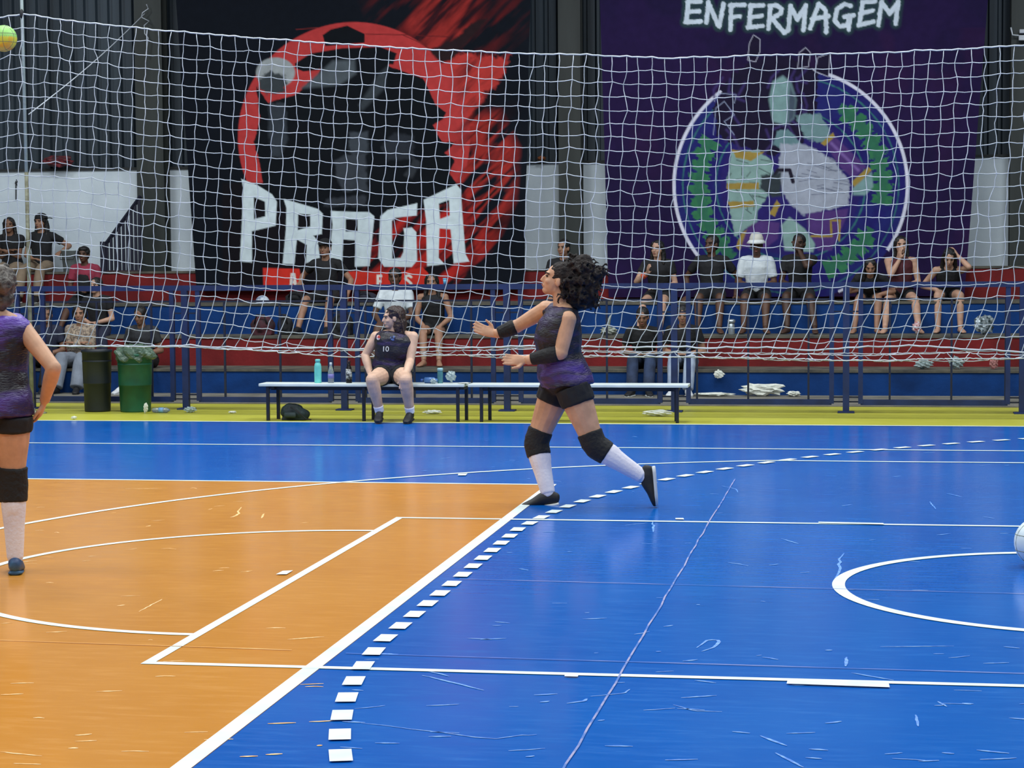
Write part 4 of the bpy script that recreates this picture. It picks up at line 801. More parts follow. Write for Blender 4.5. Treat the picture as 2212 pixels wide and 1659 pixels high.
# ---- jersey cloth: black with violet brush marks
def jersey(name, yoke, rows=((.28, .16), (.5, .0), (.78, .0), (.9, .04)), low=.2):
    m = bpy.data.materials.new(name); m.use_nodes = True; nt = m.node_tree; b = nt.nodes['Principled BSDF']; L_ = nt.links.new
    b.inputs['Roughness'].default_value = .42; b.inputs['Specular IOR Level'].default_value = .45
    tc = nt.nodes.new('ShaderNodeTexCoord'); mp = nt.nodes.new('ShaderNodeMapping'); mp.inputs['Rotation'].default_value = (0, .45, 0); mp.inputs['Scale'].default_value = (2.2, 3, 9); L_(tc.outputs['Object'], mp.inputs[0])
    n = nt.nodes.new('ShaderNodeTexNoise'); n.inputs['Scale'].default_value = 1.3; n.inputs['Detail'].default_value = 5; n.inputs['Distortion'].default_value = .6; L_(mp.outputs[0], n.inputs['Vector'])
    # violet gathers towards hem and shoulder: print of the jersey, along its own height
    sx = nt.nodes.new('ShaderNodeSeparateXYZ'); L_(tc.outputs['Object'], sx.inputs[0])
    zr = nt.nodes.new('ShaderNodeValToRGB'); e = zr.color_ramp; e.elements[0].position = 0; e.elements[0].color = (low,)*3+(1,); e.elements[1].position = 1; e.elements[1].color = (yoke,)*3+(1,)
    for p_, v_ in rows: x_ = e.elements.new(p_); x_.color = (v_,)*3+(1,)
    mr = nt.nodes.new('ShaderNodeMapRange'); L_(sx.outputs[2], mr.inputs[0]); m['_mr'] = 1
    L_(mr.outputs[0], zr.inputs[0]); ad = nt.nodes.new('ShaderNodeMath'); ad.operation = 'ADD'; L_(n.outputs['Fac'], ad.inputs[0]); L_(zr.outputs[0], ad.inputs[1])
    r = nt.nodes.new('ShaderNodeValToRGB'); r.color_ramp.elements[0].position = .5; r.color_ramp.elements[1].position = .95; r.color_ramp.elements[0].color = lin((26, 24, 32)); r.color_ramp.elements[1].color = lin((104, 74, 176))
    x_ = r.color_ramp.elements.new(.66); x_.color = lin((48, 34, 82)); x_ = r.color_ramp.elements.new(.8); x_.color = lin((78, 54, 136)); L_(ad.outputs[0], r.inputs[0]); L_(r.outputs[0], b.inputs['Base Color'])
    n2 = nt.nodes.new('ShaderNodeTexNoise'); n2.inputs['Scale'].default_value = 16; L_(mp.outputs[0], n2.inputs['Vector']); bp = nt.nodes.new('ShaderNodeBump'); bp.inputs['Strength'].default_value = .35; bp.inputs['Distance'].default_value = .02; L_(n2.outputs['Fac'], bp.inputs['Height']); L_(bp.outputs[0], b.inputs['Normal'])
    return m, mr
def set_range(mr, z0, z1): mr.inputs[1].default_value = z0; mr.inputs[2].default_value = z1
def gear(R, J, q, what, P, b0, b1, t0, t1, m, k, off, name):
    mb = MB(); seg(mb, J[b0+q], J[b1+q], P, t0, t1, k, off, n=9); return mb.build(name, m, R, True)
def kneepads(R, J, s, g=1.0):
    for q in 'LR':
        H, K, A = J['H'+q], J['K'+q], J['A'+q]; mb = MB(); k = s*g**.9
        pts = [lerp(H, K, t) for t in (.78, .86, .94)]+[lerp(K, A, t) for t in (.05, .14, .26)]; rr = [prof(THIGH, .78)*k+.010, prof(THIGH, .86)*k+.012, prof(THIGH, .94)*k+.016, prof(SHIN, .05)*k+.020, prof(SHIN, .14)*k+.016, prof(SHIN, .26)*k+.012]
        mb.loft(pts, rr, (1, 0, 0), 18, cap=.1); mb.ell(K+nrm(J['TD'+q])*.02*s, [.062*s, .062*s, .075*s])
        remesh(mb.build('knee_pad', PAD, R, True), .007, 2, .006, .04)
        mb = MB(); limb(mb, H, K, A, THIGH, SHIN, k, .006, 1.2, 1.99)
        sh = nrm(A-K); bk = -J['TD'+q]; bk = nrm(bk-sh*(bk@sh)); mb.ell(lerp(K, A, .3)+bk*.018*s, [.051*s*g**.7, .051*s*g**.7, .10*s], np.array([nrm(np.cross(bk, sh)), bk, sh])); mb.ell(A, [.042*s]*3)
        remesh(mb.build('sock', SOCK, R, True), .006, 2)
def text_on(R, txt, c, xdir, up, size, m, name, thick=.004):
    cu = bpy.data.curves.new('t', 'FONT'); cu.body = txt; cu.size = size; cu.extrude = thick; cu.align_x = 'CENTER'; cu.align_y = 'CENTER'; o = bpy.data.objects.new('t', cu); COL.objects.link(o)
    bpy.context.view_layer.update(); me = bpy.data.meshes.new_from_object(o.evaluated_get(bpy.context.evaluated_depsgraph_get())); bpy.data.objects.remove(o)
    x = nrm(xdir); u = nrm(np.asarray(up)-x*(np.asarray(up)@x)); n = np.cross(x, u); o0 = np.array(R['_o'])
    for v in me.vertices: p = c+x*v.co.x+u*v.co.y+n*v.co.z-o0; v.co = Vector(p)
    me.materials.append(m); ob = bpy.data.objects.new(name, me); COL.objects.link(ob); ob.parent = R; ob['_o'] = list(o0); return ob

# ---- running player
RYf = 3.25
def P(px, py, dy=0.0): return at(px, py, RYf+dy)
J = dict(pel=P(1222, 822), neck=P(1213, 658), head=P(1206, 604), hf=nrm(V(-1, -.12, .30)), hu=nrm(V(.32, 0, 1)), side=nrm(V(.30, -1, .0)), hside=nrm(V(.1, -1, 0)), front=V(-1, 0, 0), base=fl(1180, 1090),
         SL=P(1226, 690, -.15), EL=P(1212, 762, -.20), WL=P(1138, 778, -.17), SR=P(1180, 668, .17), ER=P(1118, 704, .22), WR=P(1070, 722, .20),
         HL=P(1236, 836, -.09), KL=P(1284, 962, -.10), AL=P(1388, 1030, -.08), HR=P(1205, 836, .09), KR=P(1158, 955, .08), AR=P(1184, 1066, .0),
         TDL=nrm(V(.08, -.05, -1)), TUL=nrm(V(-1, 0, -.1)), TDR=nrm(V(-1, -.1, -.13)), TUR=nrm(V(-.1, 0, 1)),
         HDL=nrm(V(-1, -.05, .02)), HNL=nrm(V(-.1, -1, .45)), HSL=V(0, 0, -1), HDR=nrm(V(-1, -.1, .35)), HNR=nrm(V(-.1, -1, .5)), HSR=V(0, 0, 1))
jm, jr = jersey('jersey_runner', .02)
def curls(m, q_, ax, s):
    rg = np.random.default_rng(5); W = nrm(V(1, 0, .05))
    for c, r in (((0, -.10, .06), .11), ((0, -.17, .03), .115), ((0, -.13, .11), .09), ((0, -.19, -.05), .10), ((0, -.14, -.09), .085), ((0, -.13, .15), .065)):
        m.ell(q_(*c), [r*.8*s, r*s, r*s], ax, 12, 8)
    for i in range(170):
        th = rg.uniform(0, 2*math.pi); ph = rg.uniform(-1, 1); b = q_(0, -.135, .025)+ (ax[0]*math.cos(th)*.085+ax[1]*math.sin(th)*.10+ax[2]*ph*.12)
        d = nrm(b-q_(0, -.02, .0)+rg.normal(0, .06, 3)); L_ = rg.uniform(.04, .10); u = nrm(np.cross(d, rg.normal(0, 1, 3))); v = np.cross(d, u); p0 = rg.uniform(0, 6.28)
        m.loft([b+d*L_*t+(u*math.cos(p0+t*9)+v*math.sin(p0+t*9))*.016 for t in np.linspace(0, 1, 9)], [.012, .012, .011, .011, .010, .009, .008, .007, .005], u, 6)
def runner_extra(R, J, q_, ax, s):
    kneepads(R, J, s, 1.25)
    for q, t0, t1 in (('L', .1, .86), ('R', .12, .86)):
        mb = MB(); seg(mb, J['E'+q], J['W'+q], FARM, t0, t1, s*1.16, .009, n=9); remesh(mb.build('arm_band', PAD, R, True), .006, 2, .004, .03)
figure(J, 'running player with big curly hair, black and purple jersey, white socks', skin='runner', s=1.02, vox=.006, hair=('custom', HC, curls), shirt=(jm, 0), pants=(BLACK, .28), shoes=(SHB, SOLE), hands=(.22, .25), extra=runner_extra, bust=.02, fold=.02, hem=.03, group='players in black and purple', girth=1.28)
z0 = J['base'][2]; set_range(jr, float(J['pel'][2]-z0-.05), float(J['neck'][2]-z0-.02))
jm.node_tree.nodes['Principled BSDF'].inputs['Roughness'].default_value = .5

# ---- player standing at the left edge, seen from behind
LYf = -0.16
def P(px, py, dy=0.0): return at(px, py, LYf+dy)
J = dict(pel=P(-8, 872), neck=P(-10, 672), head=P(-6, 622, .02), hf=nrm(V(-.75, 1, 0)), hu=V(0, 0, 1), side=nrm(V(-1, -.35, 0)), front=nrm(V(-.36, 1, 0)), base=fl(20, 1240),
         SR=P(50, 712, .05), ER=P(116, 795, -.06), WR=P(96, 866, .06), SL=P(-72, 712, -.05), EL=P(-136, 795, -.10), WL=P(-116, 866, .02),
         HR=P(28, 900), KR=P(28, 1040, .02), AR=P(33, 1206, 0), HL=P(-44, 900), KL=P(-50, 1035, .03), AL=P(-62, 1200, .05),
         TDR=nrm(V(-.36, 1, -.1)), TDL=nrm(V(-.7, 1, -.1)), HDR=nrm(V(-.40, .35, -.75)), HNR=nrm(V(-1, -.1, .1)), HSR=V(-1, -.3, .2), HDL=nrm(V(.4, .35, -.75)), HNL=nrm(V(1, -.1, .1)), HSL=V(1, -.3, .2))
jm2, jr2 = jersey('jersey_left', .46, ((.2, .14), (.34, .0), (.68, .0), (.86, .26)), .2)
def curl2(m, q_, ax, s):
    rg = np.random.default_rng(9); m.ell(q_(0, -.03, .03), [.092*s, .105*s, .10*s], ax, 18, 14); m.ell(q_(0, -.06, -.05), [.078*s, .06*s, .07*s], ax); m.ell(q_(0, -.13, .02), [.05*s]*3, ax)
    for i in range(60):
        th = rg.uniform(0, 6.28); ph = rg.uniform(-.6, 1); c = q_(.085*math.cos(th)*math.sqrt(1-ph*ph*.8), -.03+.095*math.sin(th)*math.sqrt(1-ph*ph*.8), .03+.09*ph); m.ell(c, [.016, .016, .016])
def left_extra(R, J, q_, ax, s):
    kneepads(R, J, s, 1.12)
    text_on(R, '1', lerp(J['pel'], J['neck'], .52)+V(-.005, -.185, 0), (1, .36, 0), (0, 0, 1), .26, mat('gold_print', (196, 160, 60), .5), 'back_number')
figure(J, 'player seen from behind at the left edge, hand on hip', skin='runner', s=.985, vox=.006, hair=('custom', HG, curl2), shirt=(jm2, 0), pants=(BLACK, .22), shoes=(SHN, SHN), hands=(.8, .55), extra=left_extra, fold=.022, hem=.10, group='players in black and purple', girth=1.12)
z0 = J['base'][2]; set_range(jr2, float(J['pel'][2]-z0-.08), float(J['neck'][2]-z0-.0))

# ---- player seated on the bench
BYf = 10.42
def P(px, py, dy=0.0): return at(px, py, BYf+dy)
J = dict(pel=P(846, 799, .04), neck=P(855, 714, .0), head=P(848, 686, -.02), hf=nrm(V(-1, -.45, -.05)), hu=nrm(V(.06, 0, 1)), side=nrm(V(1, .12, 0)), front=V(0, -1, 0), base=V(at(846, 832, BYf)[0], BYf, ZB),
         SR=P(812, 728, .0), ER=P(789, 768, -.02), WR=P(800, 808, -.14), SL=P(892, 728, -.02), EL=P(886, 780, -.10), WL=P(876, 812, -.36),
         HR=P(832, 808, .0), KR=P(804, 821, -.42), AR=P(820, 889, -.30), HL=P(866, 808, .0), KL=P(876, 821, -.42), AL=P(886, 891, -.28),
         TDR=nrm(V(.12, -1, -.1)), TDL=nrm(V(-.02, -1, -.1)), HDR=nrm(V(.35, -.8, -.25)), HNR=V(0, 0, -1), HSR=V(1, 0, .2), HDL=nrm(V(-.1, -.62, -.75)), HNL=nrm(V(0, .6, -.6)), HSL=V(-1, -.2, .2))
jm3, jr3 = jersey('jersey_bench', .05, ((.28, .04), (.5, .0), (.78, .0), (.9, .06)), .06)
def lady_extra(R, J, q_, ax, s):
    for q in 'LR':
        mb = MB(); limb(mb, J['H'+q], J['K'+q], J['A'+q], THIGH, SHIN, s*1.25, .004, 1.82, 2.0); mb.build('sock', SOCK, R, True)
    c = lerp(J['pel'], J['neck'], .62); fy = -.215
    text_on(R, '10', c+V(-.045, fy-.005, -.03), (1, 0, 0), (0, .12, 1), .078, mat('print_white', (220, 220, 220), .5), 'number')
    MB().ell(c+V(-.13, fy+.045, .09), [.022, .006, .028]).build('crest', mat('crest_red', (196, 70, 60), .5, c2=(232, 226, 220), nscale=40, lo=.45, hi=.55), R, True)
    MB().ell(c+V(.03, fy+.02, .085), [.03, .006, .028]).build('emblem', mat('emblem_blue', (96, 118, 170), .5, c2=(40, 40, 56), nscale=40, lo=.45, hi=.55), R, True)
def ladyhair(m, q_, ax, s):
    for c, r in (((0, -.06, .03), (.085, .085, .09)), ((0, -.09, -.07), (.08, .06, .09)), ((.06, -.05, -.09), (.04, .06, .09)), ((.05, -.07, -.19), (.05, .05, .09)), ((0, -.09, -.16), (.07, .05, .08)), ((-.05, -.06, -.10), (.035, .05, .08))): m.ell(q_(*c), [v*s for v in r], ax)
    for i in range(26):
        a = -1+2*i/25; m.loft([q_(a*.06, .04, .09), q_(a*.08, -.04, .06), q_(a*.09, -.08, -.04), q_(a*.085+.02, -.09, -.15), q_(a*.08+.03, -.085+.03*math.sin(i*5), -.25)], [.010, .014, .016, .014, .006], ax[1], 6)
figure(J, 'player seated on the left bench looking aside, hands on thighs', skin='lady', s=1.0, vox=.0065, body_w=1.13, girth=1.28, hair=('custom', HBR, ladyhair), shirt=(jm3, 0), pants=(BLACK, .38), shoes=(SHB, SHB), hands=(.3, .5), extra=lady_extra, bust=.05, fold=.02, group='players in black and purple')
z0 = J['base'][2]; set_range(jr3, float(J['pel'][2]-z0-.05), float(J['neck'][2]-z0-.02))
# ------------------------------------------------------------------ balls
def ball(c, r, cols, label):
    o = empty('volleyball', c-V(0, 0, r), label=label, category='ball')
    mb = bmesh.new(); bmesh.ops.create_icosphere(mb, subdivisions=4, radius=r); me = bpy.data.meshes.new('bladder_cover')
    for f in mb.faces:
        n = f.normal; a = max(range(3), key=lambda i: abs(n[i])); b = (a+1) % 3; t = n[b]/abs(n[a]); f.material_index = 0 if n[2] > .05 else (1 if abs(t) < .5 else 2); f.smooth = True
    mb.to_mesh(me); mb.free()
    for m in cols: me.materials.append(m)
    ob = bpy.data.objects.new('cover', me); COL.objects.link(ob); ob.parent = o; ob.location = (0, 0, r)
    for k in range(3):
        for s in (-.33, .33):
            pts = []
            for t in np.linspace(0, 2*math.pi, 25):
                v = [0, 0, 0]; v[k] = s*.95; rr = math.sqrt(1-v[k]**2); v[(k+1) % 3] = rr*math.cos(t); v[(k+2) % 3] = rr*math.sin(t); pts.append(c+np.array(v)*r*.998)
            MB().loft(pts, [.0022]*25, (.3, .5, .8), 5, cap=0).build('seam', mat('seam_grey', (120, 130, 110), .7), o)
    return o
ball(at(8, 83, 5.0), .105, [mat('ball_lime', (150, 210, 110), .5), mat('ball_yellow', (214, 214, 70), .5), mat('ball_gold', (222, 190, 60), .5)], 'green and yellow volleyball in the air at the left edge')
wb = mat('ball_white', (226, 236, 236), .45, c2=(212, 224, 226)); pB = fl(2246, 1226)
ball(V(pB[0], pB[1]+.02, .135), .135, [wb, wb, wb], 'white ball on the blue floor at the right edge')

# ------------------------------------------------------------------ things on the bench
def bottle(px, Y, z, prof_, m, capm, label, name='bottle', cat='bottle', label_m=None, wrap=None):
    x = at(px, 828, Y)[0]; o = empty(name, (x, Y, z), label=label, category=cat)
    MB().lathe((x, Y, z), prof_).build('body', m, o, True)
    r, h = prof_[-1]; MB().lathe((x, Y, z), [(r*1.12, h-.004), (r*1.15, h+.022), (r*.9, h+.027)]).build('cap', capm, o, True)
    if label_m: MB().lathe((x, Y, z), [(wrap[2], wrap[0]), (wrap[2], wrap[1])]).build('wrap_label', label_m, o, True)
    return o
clear = mat('clear_plastic', (200, 214, 226), .15, trans=.75, c2=(186, 202, 218)); teal = mat('teal_plastic', (112, 214, 206), .4); capw = mat('cap_white', (216, 226, 228), .5)
bottle(687, 10.42, ZB, [(.036, 0), (.038, .01), (.038, .17), (.033, .2), (.024, .215), (.024, .225)], teal, mat('cap_teal', (104, 204, 198), .4), 'tall turquoise bottle on the left bench')
bottle(715, 10.42, ZB, [(.031, 0), (.032, .01), (.032, .1), (.03, .12), (.018, .17), (.012, .185), (.012, .19)], clear, capw, 'clear water bottle with violet label on the bench', label_m=mat('label_violet', (120, 116, 186), .5), wrap=(.05, .095, .0328))
bottle(754, 10.42, ZB, [(.031, 0), (.032, .01), (.032, .14), (.024, .17), (.016, .19), (.016, .21)], mat('dark_metal', (30, 26, 26), .3, metal=.5), mat('cap_dark', (50, 22, 22), .4), 'dark flask next to the seated player', label_m=mat('flask_print', (170, 174, 172), .5, c2=(40, 38, 38), nscale=30, lo=.45, hi=.55), wrap=(.04, .15, .0328))
bottle(951, 10.42, ZB, [(.028, 0), (.03, .01), (.03, .115), (.027, .13), (.027, .135)], mat('teal_clear', (108, 176, 186), .2, trans=.5), mat('cap_pale', (166, 210, 214), .4), 'teal drinking cup standing right of the seated player', 'drink_cup', 'cup')
x = at(918, 828, 10.40)[0]; o = empty('bottle', (x, 10.4, ZB), label='blue plastic bottle lying on the bench', category='bottle')
MB().loft([V(x-.02, 10.40, ZB+.033), V(x+.0, 10.40, ZB+.033), V(x+.10, 10.39, ZB+.033), V(x+.13, 10.39, ZB+.033)], [.018, .031, .031, .02], n=16).build('body', mat('blue_clear', (96, 146, 216), .2, trans=.4), o, True); MB().loft([V(x-.045, 10.40, ZB+.033), V(x-.022, 10.40, ZB+.033)], [.014, .014], n=12, cap=.1).build('cap', mat('cap_blue', (60, 100, 190), .4), o, True)
def crumple(px, py, Y, size, m, label, name='paper_litter', cat='litter', seed=1, z=None):
    p = at(px, py, Y); zz = z if z is not None else p[2]; rg = np.random.default_rng(seed); b = bmesh.new(); bmesh.ops.create_icosphere(b, subdivisions=3, radius=1)
    sd = rg.uniform(0, 50, 3)
    for v in b.verts:
        n = math.sin(v.co.x*5+sd[0])*math.sin(v.co.y*6+sd[1])*.22+math.sin(v.co.z*9+v.co.x*7+sd[2])*.14+rg.normal(0, .05); v.co *= (1+n); v.co.x *= size[0]; v.co.y *= size[1]; v.co.z *= size[2]
    mz = min(v.co.z for v in b.verts)
    for v in b.verts: v.co.z -= mz
    me = bpy.data.meshes.new(name); b.to_mesh(me); b.free(); me.materials.append(m); o = bpy.data.objects.new(name, me); COL.objects.link(o); o.location = (p[0], Y, zz); o['label'] = label; o['category'] = cat; return o
paper = mat('paper', (222, 224, 214), .8, c2=(196, 200, 192), nscale=20); film = mat('plastic_film', (190, 206, 206), .2, trans=.35, c2=(166, 186, 190)); foil = mat('foil', (196, 206, 212), .25, metal=.7)
crumple(974, 815, 10.44, (.05, .04, .055), film, 'crumpled clear wrapper beside the teal cup', 'wrapper', 'litter', 3, ZB)
crumple(1003, 829, 10.36, (.06, .05, .006), paper, 'small white paper lying on the bench end', 'paper_sheet', 'paper', 4, ZB)
crumple(936, 826, 10.33, (.03, .03, .025), film, 'small clear wrapper between bottle and teal cup', 'wrapper', 'litter', 5, ZB)
# ------------------------------------------------------------------ backpack under the bench
bkx = at(637, 890, 10.42)[0]; o = empty('backpack', (bkx, 10.43, 0), label='dark green backpack lying under the left bench', category='backpack'); bkm = mat('bag_green', (34, 52, 54), .7, c2=(20, 30, 34), nscale=9, bump=.4, bscale=18)
mb = MB(); mb.ell(V(bkx-.03, 10.43, .085), [.13, .10, .095], None, 16, 10); mb.ell(V(bkx+.07, 10.43, .06), [.09, .09, .065], None, 16, 10); mb.ell(V(bkx-.05, 10.42, .12), [.07, .07, .06]); mb.box((bkx-.13, 10.36, .0), (bkx+.13, 10.5, .03)); remesh(mb.build('bag_body', bkm, o, True), .008, 2, .02, .06)
MB().tube([V(bkx-.02, 10.32, .14), V(bkx+.05, 10.31, .11), V(bkx+.10, 10.32, .06), V(bkx+.14, 10.33, .02), V(bkx+.20, 10.33, .012)], .008).build('strap', SHB, o, True)
MB().loft([V(bkx-.08, 10.325, .06), V(bkx+.03, 10.318, .06)], [(.02, .03), (.02, .03)], (0, 1, 0), 10).build('pocket', mat('bag_pocket', (44, 60, 62), .7), o, True)

# ------------------------------------------------------------------ bins
def bin_(px, r, h, m, label, bag=False, Y=11.48):
    x = at(px, 880, Y)[0]; o = empty('trash_can', (x, Y, 0), label=label, category='trash can', group='bins by the railing')
    mb = MB().lathe((x, Y, 0), [(r*.86, 0), (r*.88, .02), (r*.93, h*.45), (r*.95, h*.452), (r*.95, h*.47), (r, h-.03), (r*1.05, h-.03), (r*1.06, h), (r*.97, h), (r*.9, h*.4)], 36); mb.build('can_body', m, o, True)
    MB().lathe((x, Y, 0), [(r*.96, h*.80), (r*1.0, h*.805), (r*1.0, h*.83), (r*.97, h*.835)], 36).build('hoop', m, o, True)
    if bag:
        rg = np.random.default_rng(2); bb = bmesh.new(); bmesh.ops.create_icosphere(bb, subdivisions=4, radius=1)
        for v in bb.verts:
            n = .10*math.sin(v.co.x*9+v.co.z*5)+.08*math.sin(v.co.y*11+v.co.x*6)+rg.normal(0, .02); v.co *= 1+n; v.co.x *= r*1.12; v.co.y *= r*1.12; v.co.z *= .12
            v.co += Vector((0, 0, h-.02))
        me = bpy.data.meshes.new('bin_bag'); bb.to_mesh(me); bb.free(); me.materials.append(mat('bag_film', (116, 140, 122), .25, trans=.3, c2=(90, 112, 92), nscale=12, bump=.5, bscale=30)); ob = bpy.data.objects.new('bin_bag', me); COL.objects.link(ob); ob.parent = o
    return o
bin_(211, .165, .70, mat('bin_black', (26, 34, 44), .5), 'black plastic trash can left of the green one')
bin_(293, .195, .66, mat('bin_green', (20, 94, 70), .45, c2=(14, 76, 56), nscale=5), 'green plastic trash can with a clear bag over its rim', True)
# ------------------------------------------------------------------ litter and belongings
crumple(315, 884, 11.2, (.025, .025, .05), paper, 'small white paper cup on the yellow floor by the green bin', 'paper_cup', 'cup', 11, 0)
def lying(px, Y, z, m, label, L_=.2, r=.03):
    x = at(px, 880, Y)[0]; o = empty('bottle', (x, Y, z), label=label, category='bottle'); MB().loft([V(x-L_/2, Y, z+r), V(x-L_*.3, Y, z+r), V(x+L_*.3, Y, z+r), V(x+L_*.45, Y, z+r*.98)], [r*.8, r, r, r*.45], n=14).build('body', clear, o, True); MB().loft([V(x-L_*.15, Y, z+r), V(x+L_*.12, Y, z+r)], [r*1.04]*2, n=14, cap=.02).build('wrap_label', m, o, True)
lying(349, 11.3, 0, mat('label_blue', (120, 170, 220), .5), 'clear bottle with blue label lying on the yellow floor')
crumple(411, 884, 11.35, (.06, .05, .03), film, 'crumpled clear plastic at the foot of a railing post', 'wrapper', 'litter', 12, 0)
crumple(502, 887, 11.3, (.04, .03, .012), paper, 'white paper scrap on yellow floor left of the benches', seed=13, z=0)
crumple(934, 887, 11.35, (.09, .04, .02), paper, 'white paper scrap on yellow floor right of the seated player', seed=14, z=0)
crumple(1420, 890, 11.2, (.14, .05, .03), paper, 'white torn paper under the right bench', seed=15, z=0)
crumple(160, 907, 10.3, (.03, .02, .015), paper, 'tiny pale scrap at the yellow border line beside the standing player', seed=25, z=0)
crumple(1540, 852, 14.30, (.22, .08, .02), paper, 'flat white paper litter at the foot of the blue tier', seed=16, z=.012)
crumple(1645, 848, 14.32, (.26, .08, .07), paper, 'heap of white paper napkins at the foot of the blue tier', seed=17, z=.012)
crumple(1714, 854, 14.3, (.08, .06, .03), paper, 'white crumpled napkin right of the paper heap', seed=18, z=.012)
crumple(1553, 812, 14.44, (.06, .02, .05), paper, 'white paper scrap stuck against the blue tier', seed=19, z=float(at(1553, 818, 14.44)[2]))
crumple(1315, 715, 15.6, (.11, .08, .05), mat('bag_white', (170, 176, 164), .6, trans=.2), 'pale plastic bag with knotted top on the red tier', 'plastic_bag', 'bag', 20, T2)
MB().loft([at(1312, 712, 15.6), at(1316, 690, 15.6), at(1319, 682, 15.6)], [.03, .02, .012], n=8).build('knot', mat('bag_white', ()), bpy.data.objects['plastic_bag'], True)
bpy.data.objects['knot'].matrix_parent_inverse = Matrix.Translation(-bpy.data.objects['plastic_bag'].location)
x = at(1580, 700, 15.7)[0]; bo = empty('flask', (x, 15.7, T2), label='silver steel flask standing between spectators feet', category='flask'); MB().lathe((x, 15.7, T2), [(.038, 0), (.042, .01), (.042, .13), (.03, .15), (.03, .16)]).build('body', foil, bo, True); MB().lathe((x, 15.7, T2), [(.045, .15), (.05, .16), (.05, .19), (.03, .2)]).build('lid', foil, bo, True)
crumple(2125, 712, 15.7, (.12, .07, .11), mat('foil_film', (160, 172, 178), .35, metal=.35, c2=(60, 76, 82), nscale=22, lo=.4, hi=.55), 'crumpled shiny foil bag at the right end of the stands', 'foil_bag', 'bag', 21, T2)
crumple(1995, 790, 14.75, (.10, .08, .05), film, 'clear plastic tub on the lower tier, left of another', 'plastic_tub', 'container', 22, T1)
crumple(2065, 790, 14.75, (.08, .07, .07), film, 'clear plastic tub on the lower tier below the bowed spectator', 'plastic_tub', 'container', 23, T1)
crumple(2146, 788, 14.75, (.05, .04, .07), mat('pink_film', (178, 120, 116), .5), 'small pinkish wrapper on the lower tier, far right', 'wrapper', 'litter', 24, T1)
crumple(1980, 700, 15.7, (.05, .05, .07), mat('red_can', (170, 50, 60), .4, c2=(210, 210, 210), nscale=30), 'small red and white drink carton between bare legs', 'drink_carton', 'carton', 26, T2)
def duffel(px, py, Y, z, sz, m, label):
    x = at(px, py, Y)[0]; o = empty('sports_bag', (x, Y, z), label=label, category='bag'); mb = MB(); mb.ell(V(x, Y, z+sz[2]), sz, None, 16, 10); mb.box((x-sz[0]*.8, Y-sz[1]*.7, z), (x+sz[0]*.8, Y+sz[1]*.7, z+sz[2])); remesh(mb.build('bag_body', m, o, True), .012, 2, .03, .08)
    MB().tube([V(x-sz[0]*.5, Y-sz[1]*.9, z+sz[2]*1.2), V(x-sz[0]*.3, Y-sz[1]*1.0, z+sz[2]*2.1), V(x+sz[0]*.3, Y-sz[1]*1.0, z+sz[2]*2.1), V(x+sz[0]*.5, Y-sz[1]*.9, z+sz[2]*1.2)], .012).build('handle', SHB, o, True)
duffel(568, 700, 15.72, T2, [.17, .12, .13], mat('bag_wine', (84, 36, 46), .8, c2=(40, 24, 32), nscale=9), 'dark red sports bag on the tier under the black-cap spectator')
duffel(616, 700, 15.85, T2, [.11, .10, .13], mat('bag_black', (26, 27, 32), .8), 'black sports bag right of the dark red bag')
duffel(740, 690, 15.75, T2, [.15, .12, .15], mat('bag_black', ()), 'black sports bag behind a railing post near the seated player')
duffel(640, 640, 16.7, T3, [.16, .12, .07], mat('bag_black', ()), 'flat black bag lying on the upper tier left of black-cap spectator')
duffel(790, 640, 16.7, T3, [.17, .12, .07], mat('bag_navy', (30, 32, 50), .8), 'flat navy bag lying on the upper tier left of the white tee')
# white cap on the upper tier
cp = at(567, 652, 16.35); o = empty('baseball_cap', (cp[0], 16.35, T3), label='white and blue cap lying on the upper blue tier', category='cap'); MB().ell(V(cp[0], 16.35, T3+.01), [.10, .09, .10], None, 18, 12).build('crown', mat('cap_cloth', (196, 206, 218), .8, c2=(120, 134, 160), nscale=9, lo=.4, hi=.5), o, True); MB().loft([V(cp[0]+.06, 16.33, T3+.02), V(cp[0]+.17, 16.30, T3+.012)], [(.07, .006), (.05, .005)], (0, 1, 0), 12).build('visor', mat('cap_visor', (200, 208, 216), .8), o, True)
x = at(961, 626, RY)[0]; o = empty('drink_cup', (x, RY, ZR+.03), label='small light blue cup standing on the railing', category='cup'); MB().lathe((x, RY, ZR+.03), [(.016, 0), (.02, .06), (.0195, .06), (.016, .004)]).build('cup_body', mat('cup_blue', (110, 190, 226), .4), o, True); o2 = MB().lathe((x, RY, ZR+.03), [(.022, .055), (.022, .066), (.018, .068)]).build('rim', mat('cup_blue', ()), o, True)
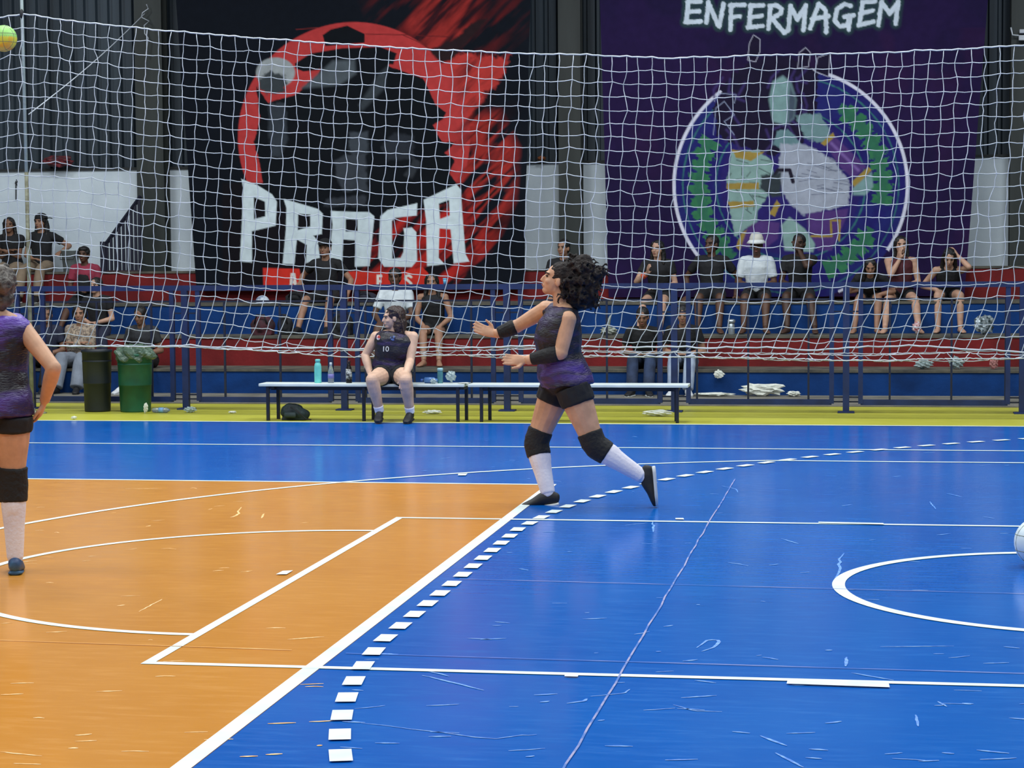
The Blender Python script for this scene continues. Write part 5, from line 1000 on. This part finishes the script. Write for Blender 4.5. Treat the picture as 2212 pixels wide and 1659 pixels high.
# things along the wall
crumple(125, 350, 18.15, (.22, .10, .08), mat('bundle_red', (120, 34, 44), .7, c2=(60, 30, 36), nscale=9), 'dark red cloth bundle on top of the white wall', 'cloth_bundle', 'cloth', 31, ZW+.04)
crumple(1170, 350, 18.2, (.06, .06, .03), mat('orange_rag', (150, 84, 40), .7), 'small orange rag on top of the white wall between banners', 'rag', 'cloth', 32, ZW+.04)
p = at(2207, 78, 17.92); o = empty('wall_light', p-V(0, 0, .1), label='white lamp box on the steel column at top right', category='lamp'); wl = mat('box_white', (216, 222, 230), .5)
bevel(MB().box((p[0]-.04, 17.88, p[2]-.06), (p[0]+.14, 17.98, p[2]+.01)).build('housing', wl, o), .008); bevel(MB().box((p[0]-.03, 17.90, p[2]+.04), (p[0]+.14, 17.98, p[2]+.09)).build('cover', wl, o), .008); MB().tube([V(p[0]-.14, 17.95, p[2]+.12), V(p[0]-.12, 17.93, p[2]+.02), V(p[0]-.04, 17.93, p[2]+.01)], .012).build('arm', wl, o, True)
q0 = at(35, 388, WY-.02); MB().tube([q0, q0+V(.02, 0, -.03), q0+V(-.02, 0, -.05), q0+V(.01, 0, -.08), q0+V(-.005, 0, -.02), q0+V(-.01, 0, -.30)], .008).build('wire_knot', dark, label='short knotted dark wire hanging on the white wall', category='wire')
q0 = at(313, 10, 17.92); MB().tube([q0+V(random.gauss(0, .05), -.02+random.gauss(0, .01), -.06*i) for i in range(9)]+[q0+V(.01, -.02, -.72)], .009).build('cable', cord_m, label='pale tangled cable hanging down the left steel column', category='cable')
# second bucket: white pail beside the cap-wearing spectator on the top tier
x = at(152, 560, 17.62)[0]; o = empty('paint_pail', (x, 17.62, T4), label='white pail on the top tier beside the backward-cap spectator', category='pail'); MB().lathe((x, 17.62, T4), [(.10, 0), (.13, .30), (.135, .30), (.135, .32), (.11, .32), (.09, .02)], 24).build('pail_body', mat('pail_white', (186, 198, 202), .5), o, True); MB().tube([V(x-.12, 17.55, T4+.27), V(x-.1, 17.48, T4+.18), V(x+.1, 17.48, T4+.18), V(x+.12, 17.55, T4+.27)], .005).build('handle', dark, o, True)
for ob in bpy.data.objects:
    for kk in ('_o', '_mr'):
        if kk in ob: del ob[kk]
for m in bpy.data.materials:
    if '_mr' in m: del m['_mr']
